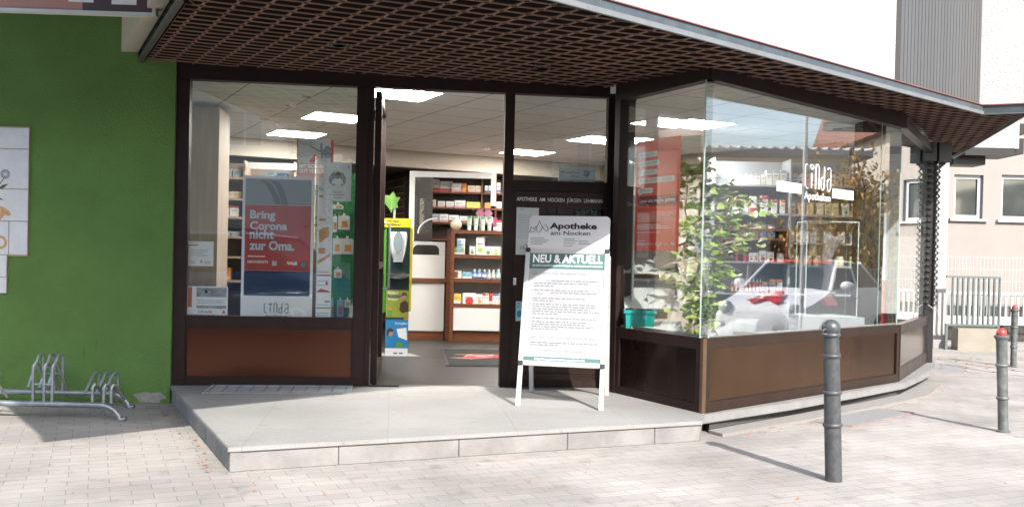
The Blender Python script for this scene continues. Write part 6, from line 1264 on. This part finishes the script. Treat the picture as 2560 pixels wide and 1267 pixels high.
# ---- cars
def car(name, label, pos, face, L, Wd, Hh, paint, hood=.62, belt=.98, small=False):
    """built facing +X in its own frame, then laid along face"""
    fx_ = Vector((face[0], face[1], 0)).normalized(); fy_ = Vector((-fx_.y, fx_.x, 0)); o_ = Vector(pos)
    T = lambda x, y, z: o_+fx_*x+fy_*y+Vector((0, 0, z))
    t = thing(name, label, 'car', pos); w = Wd/2
    # x, zlow, zmid(widest), ztop(side), half width, top half width, crown height
    if small: ST = [(0, .30, .50, .62, .62, .50), (-.06, .24, .50, .70, .70, .60), (-.35, .20, .55, .79, .79, .70), (-.7, .20, .58, .88, .80, .71), (-.97, .20, .60, .97, .81, .72), (-1.2, .20, .60, 1.0, .815, .73), (-2.2, .2, .62, 1.02, .815, .73), (-3.0, .22, .62, 1.02, .80, .71), (-3.4, .26, .6, .98, .76, .68), (-3.54, .35, .55, .9, .68, .60)]; cab = [(-1.0, .98, .70), (-1.62, Hh, .56), (-2.6, Hh-.01, .57), (-3.3, 1.0, .66)]
    else: ST = [(0, .32, .55, .66, w*.84, w*.72), (-.08, .26, .55, .84, w*.93, w*.82), (-.5, .22, .6, .98, w*.98, w*.86), (-1.3, .2, .62, 1.03, w, w*.88), (-2.5, .2, .64, 1.05, w, w*.88), (-L+.7, .22, .66, 1.07, w*.99, w*.87), (-L+.12, .28, .66, 1.04, w*.94, w*.82), (-L, .38, .62, .95, w*.86, w*.75)]; cab = [(-1.15, 1.02, w*.84), (-1.95, Hh-.03, w*.68), (-2.7, Hh, w*.69), (-L+.75, Hh-.05, w*.67), (-L+.2, 1.08, w*.78)]
    b = MB(); V = []
    for (x, zl, zm, zt_, hw, tw) in ST:
        half = [(hw*.86, zl), (hw, zl+.1), (hw, zm), (hw*.98, (zm+zt_)/2), (tw, zt_), (tw*.5, zt_+.03)]
        V += [T(x, -y, z) for y, z in half]+[T(x, y, z) for y, z in half[::-1]]
    n = 12; b.add(V, [(i*n+j, i*n+(j+1) % n, (i+1)*n+(j+1) % n, (i+1)*n+j) for i in range(len(ST)-1) for j in range(n)]+[list(range(n)), [(len(ST)-1)*n+j for j in range(n)]])
    body = b.build('body', paint, t, smooth=True)
    b = MB(); V = []
    for (x, z, hw) in cab: V += [T(x, -hw, z), T(x, hw, z)]
    zb = .97 if small else 1.02
    bot = [T(x, s*(.72 if small else w*.86), zb) for x, z, hw in cab for s in (-1, 1)]
    m_ = len(cab); b.add(V+bot, [(2*i, 2*i+1, 2*i+3, 2*i+2) for i in (0, m_-2)]+[(2*i, 2*i+2, 2*m_+2*i+2, 2*m_+2*i) for i in range(m_-1)]+[(2*i+1, 2*i+3, 2*m_+2*i+3, 2*m_+2*i+1) for i in range(m_-1)])
    b.build('glazing', mat('car glass', (.015, .02, .02), .04, spec=1.0), t)
    b = MB()
    rp = [(x, z+.012, hw) for x, z, hw in cab[1:-1]]
    V = [T(x, s, z+zc) for x, z, hw in rp for s, zc in ((-hw-.02, -.03), (-hw*.6, .03), (hw*.6, .03), (hw+.02, -.03))]
    b.add(V, [(4*i+j, 4*i+j+1, 4*i+5+j, 4*i+4+j) for i in range(len(rp)-1) for j in range(3)])
    for s in (-1, 1):
        for (p_, q_) in ((0, 1), (m_-2, m_-1)): b.tube([T(cab[p_][0], s*(cab[p_][2]+.0), cab[p_][1]), T(cab[q_][0], s*cab[q_][2], cab[q_][1])], .03, 6)
        xm = (cab[1][0]+cab[-2][0])/2; b.tube([T(xm, s*(w*.87), zb), T(xm, s*cab[1][2], Hh-.02)], .035, 6)
    b.build('roof', paint, t, smooth=True)
    for x in (-.62 if small else -.85, -L+.62 if small else -L+.8):
        for s in (-1, 1):
            R_ = .29 if small else .34; c = T(x, s*(w-.09), R_); ax = fy_*s
            wh = MB().lathe(c-ax*.06, [(R_*.6, 0), (R_*.96, .01), (R_, .04), (R_, .14), (R_*.94, .17), (R_*.66, .165)], 26, ax=ax).build('wheel', mat('tyre rubber', (.02, .02, .02), .85), t, smooth=True)
            b = MB(); b.lathe(c+ax*.095, [(R_*.64, 0), (R_*.6, .012), (.05, .0), (.04, .02)], 24, ax=ax)
            for k in range(5):
                a = k*1.2566; d = fx_*math.cos(a)+Vector((0, 0, math.sin(a))); b.tube([c+ax*.11+d*.04, c+ax*.11+d*R_*.58], .02, 5)
            b.build('rim', mat('alloy rim', (.5, .5, .5), .3, .8), wh)
    for s in (-1, 1):
        b = MB(); yy = s*(.52 if small else w*.72); zz_ = .70 if small else .72; xx = -.10 if small else -.12
        b.lathe(T(xx, yy, zz_), [(.02, .12), (.07, .115), (.10, .09), (.105, 0)], 20, ax=(fx_+fy_*s*.25).normalized()); b.build('headlight', mat('headlight glass', (.62, .68, .70), .3, 0, spec=.6), t, smooth=True)
        if small: b = MB(); b.lathe(T(-.06, s*.56, .46), [(.02, .07), (.05, .06), (.055, 0)], 16, ax=fx_); b.build('fog_light', MT['headlight glass'], t, smooth=True)
        b = MB(); b.lathe(T(-L+.14, s*w*.76, .86), [(.10, -.05), (.10, .0), (.06, .06)], 14, ax=-fx_, sx=.7, sy=1.2); b.build('tail_light', mat('tail light', (.55, .05, .02), .2), t, smooth=True)
        b = MB(); b.lathe(T(cab[0][0]-.25, s*(w+.06), 1.05), [(.03, -.07), (.09, -.05), (.10, .03), (.05, .06)], 12, ax=fx_, sx=1.1, sy=.8); b.build('side_mirror', paint, t, smooth=True)
    b = MB(); fr_ = Fr(T(.012, 0, 0), fy_); b.box(fr_, -.26, .26, 0, .012, .36, .47) if fr_.n.dot(fx_) > 0 else b.box(fr_, -.26, .26, -.012, 0, .36, .47); b.build('number_plate', WHT, t)
    b = MB(); sgn = 1 if fr_.n.dot(fx_) > 0 else -1; b.box(fr_, -.36, .36, sgn*-.002, sgn*.006, .30, .345); b.build('grille', BLK, t)
    for s in (-1, 1): b = MB(); b.tube([T(-1.75, s*(w+.006), .86), T(-1.9, s*(w+.006), .86)], .012, 6); b.build('door_handle', mat('chrome', (.6, .6, .6), .15, 1), t)
    return t, T, fr_, sgn
CWH = mat('white car paint', (.88, .88, .88), .3, coat=.3); CBL = mat('navy blue car paint', (.02, .09, .24), .22, .2, coat=1); CB2 = mat('petrol blue car paint', (.01, .07, .14), .22, .2, coat=1)
t, T, fr_, sg_ = car('small_car', 'small white delivery car with a red letter A emblem, mirrored in the bay window', (8.64, 8.81, -.14), (-.80, -.60), 3.55, 1.63, 1.42, CWH, small=True)
b1, b2 = MB(), MB()
fxv = Vector((-.80, -.60, 0)).normalized(); hoodf = Fr(T(-.43, 0, .855), Vector((-fxv.y, fxv.x, 0)), (-fxv.x*.95, -fxv.y*.95, .29)); 
if hoodf.n.z < 0: hoodf.n = -hoodf.n
hoodf.u = -hoodf.u
logo(hoodf, 0, .0, .56, .62, .03, b1, b2, True); b1.build('emblem', mat('emblem red', (.6, .02, .02), .35), t); b2.build('emblem_cup', PAPW, t)
b = MB(); b.tube([T(-1.60, -.5, 1.40), T(-1.58, 0, 1.42), T(-1.60, .5, 1.40)], .035, 8); b.build('sun_strip', mat('emblem red', (.6, .02, .02), .35), t)
car('parked_car', 'dark blue car parked at the kerb left of the camera', (-4.9, .5, -.12), (-1, .0), 4.3, 1.8, 1.62, CBL)[0]
bc = [o for o in COL.objects if o.name.startswith('parked_car')][0]; bc.location = (-5.1, .50, -.12)
car('parked_car', 'blue car parked right of the camera whose corner peeks into the lower right', (.35, .68, -.12), (-1, 0), 4.3, 1.8, 1.5, CB2)
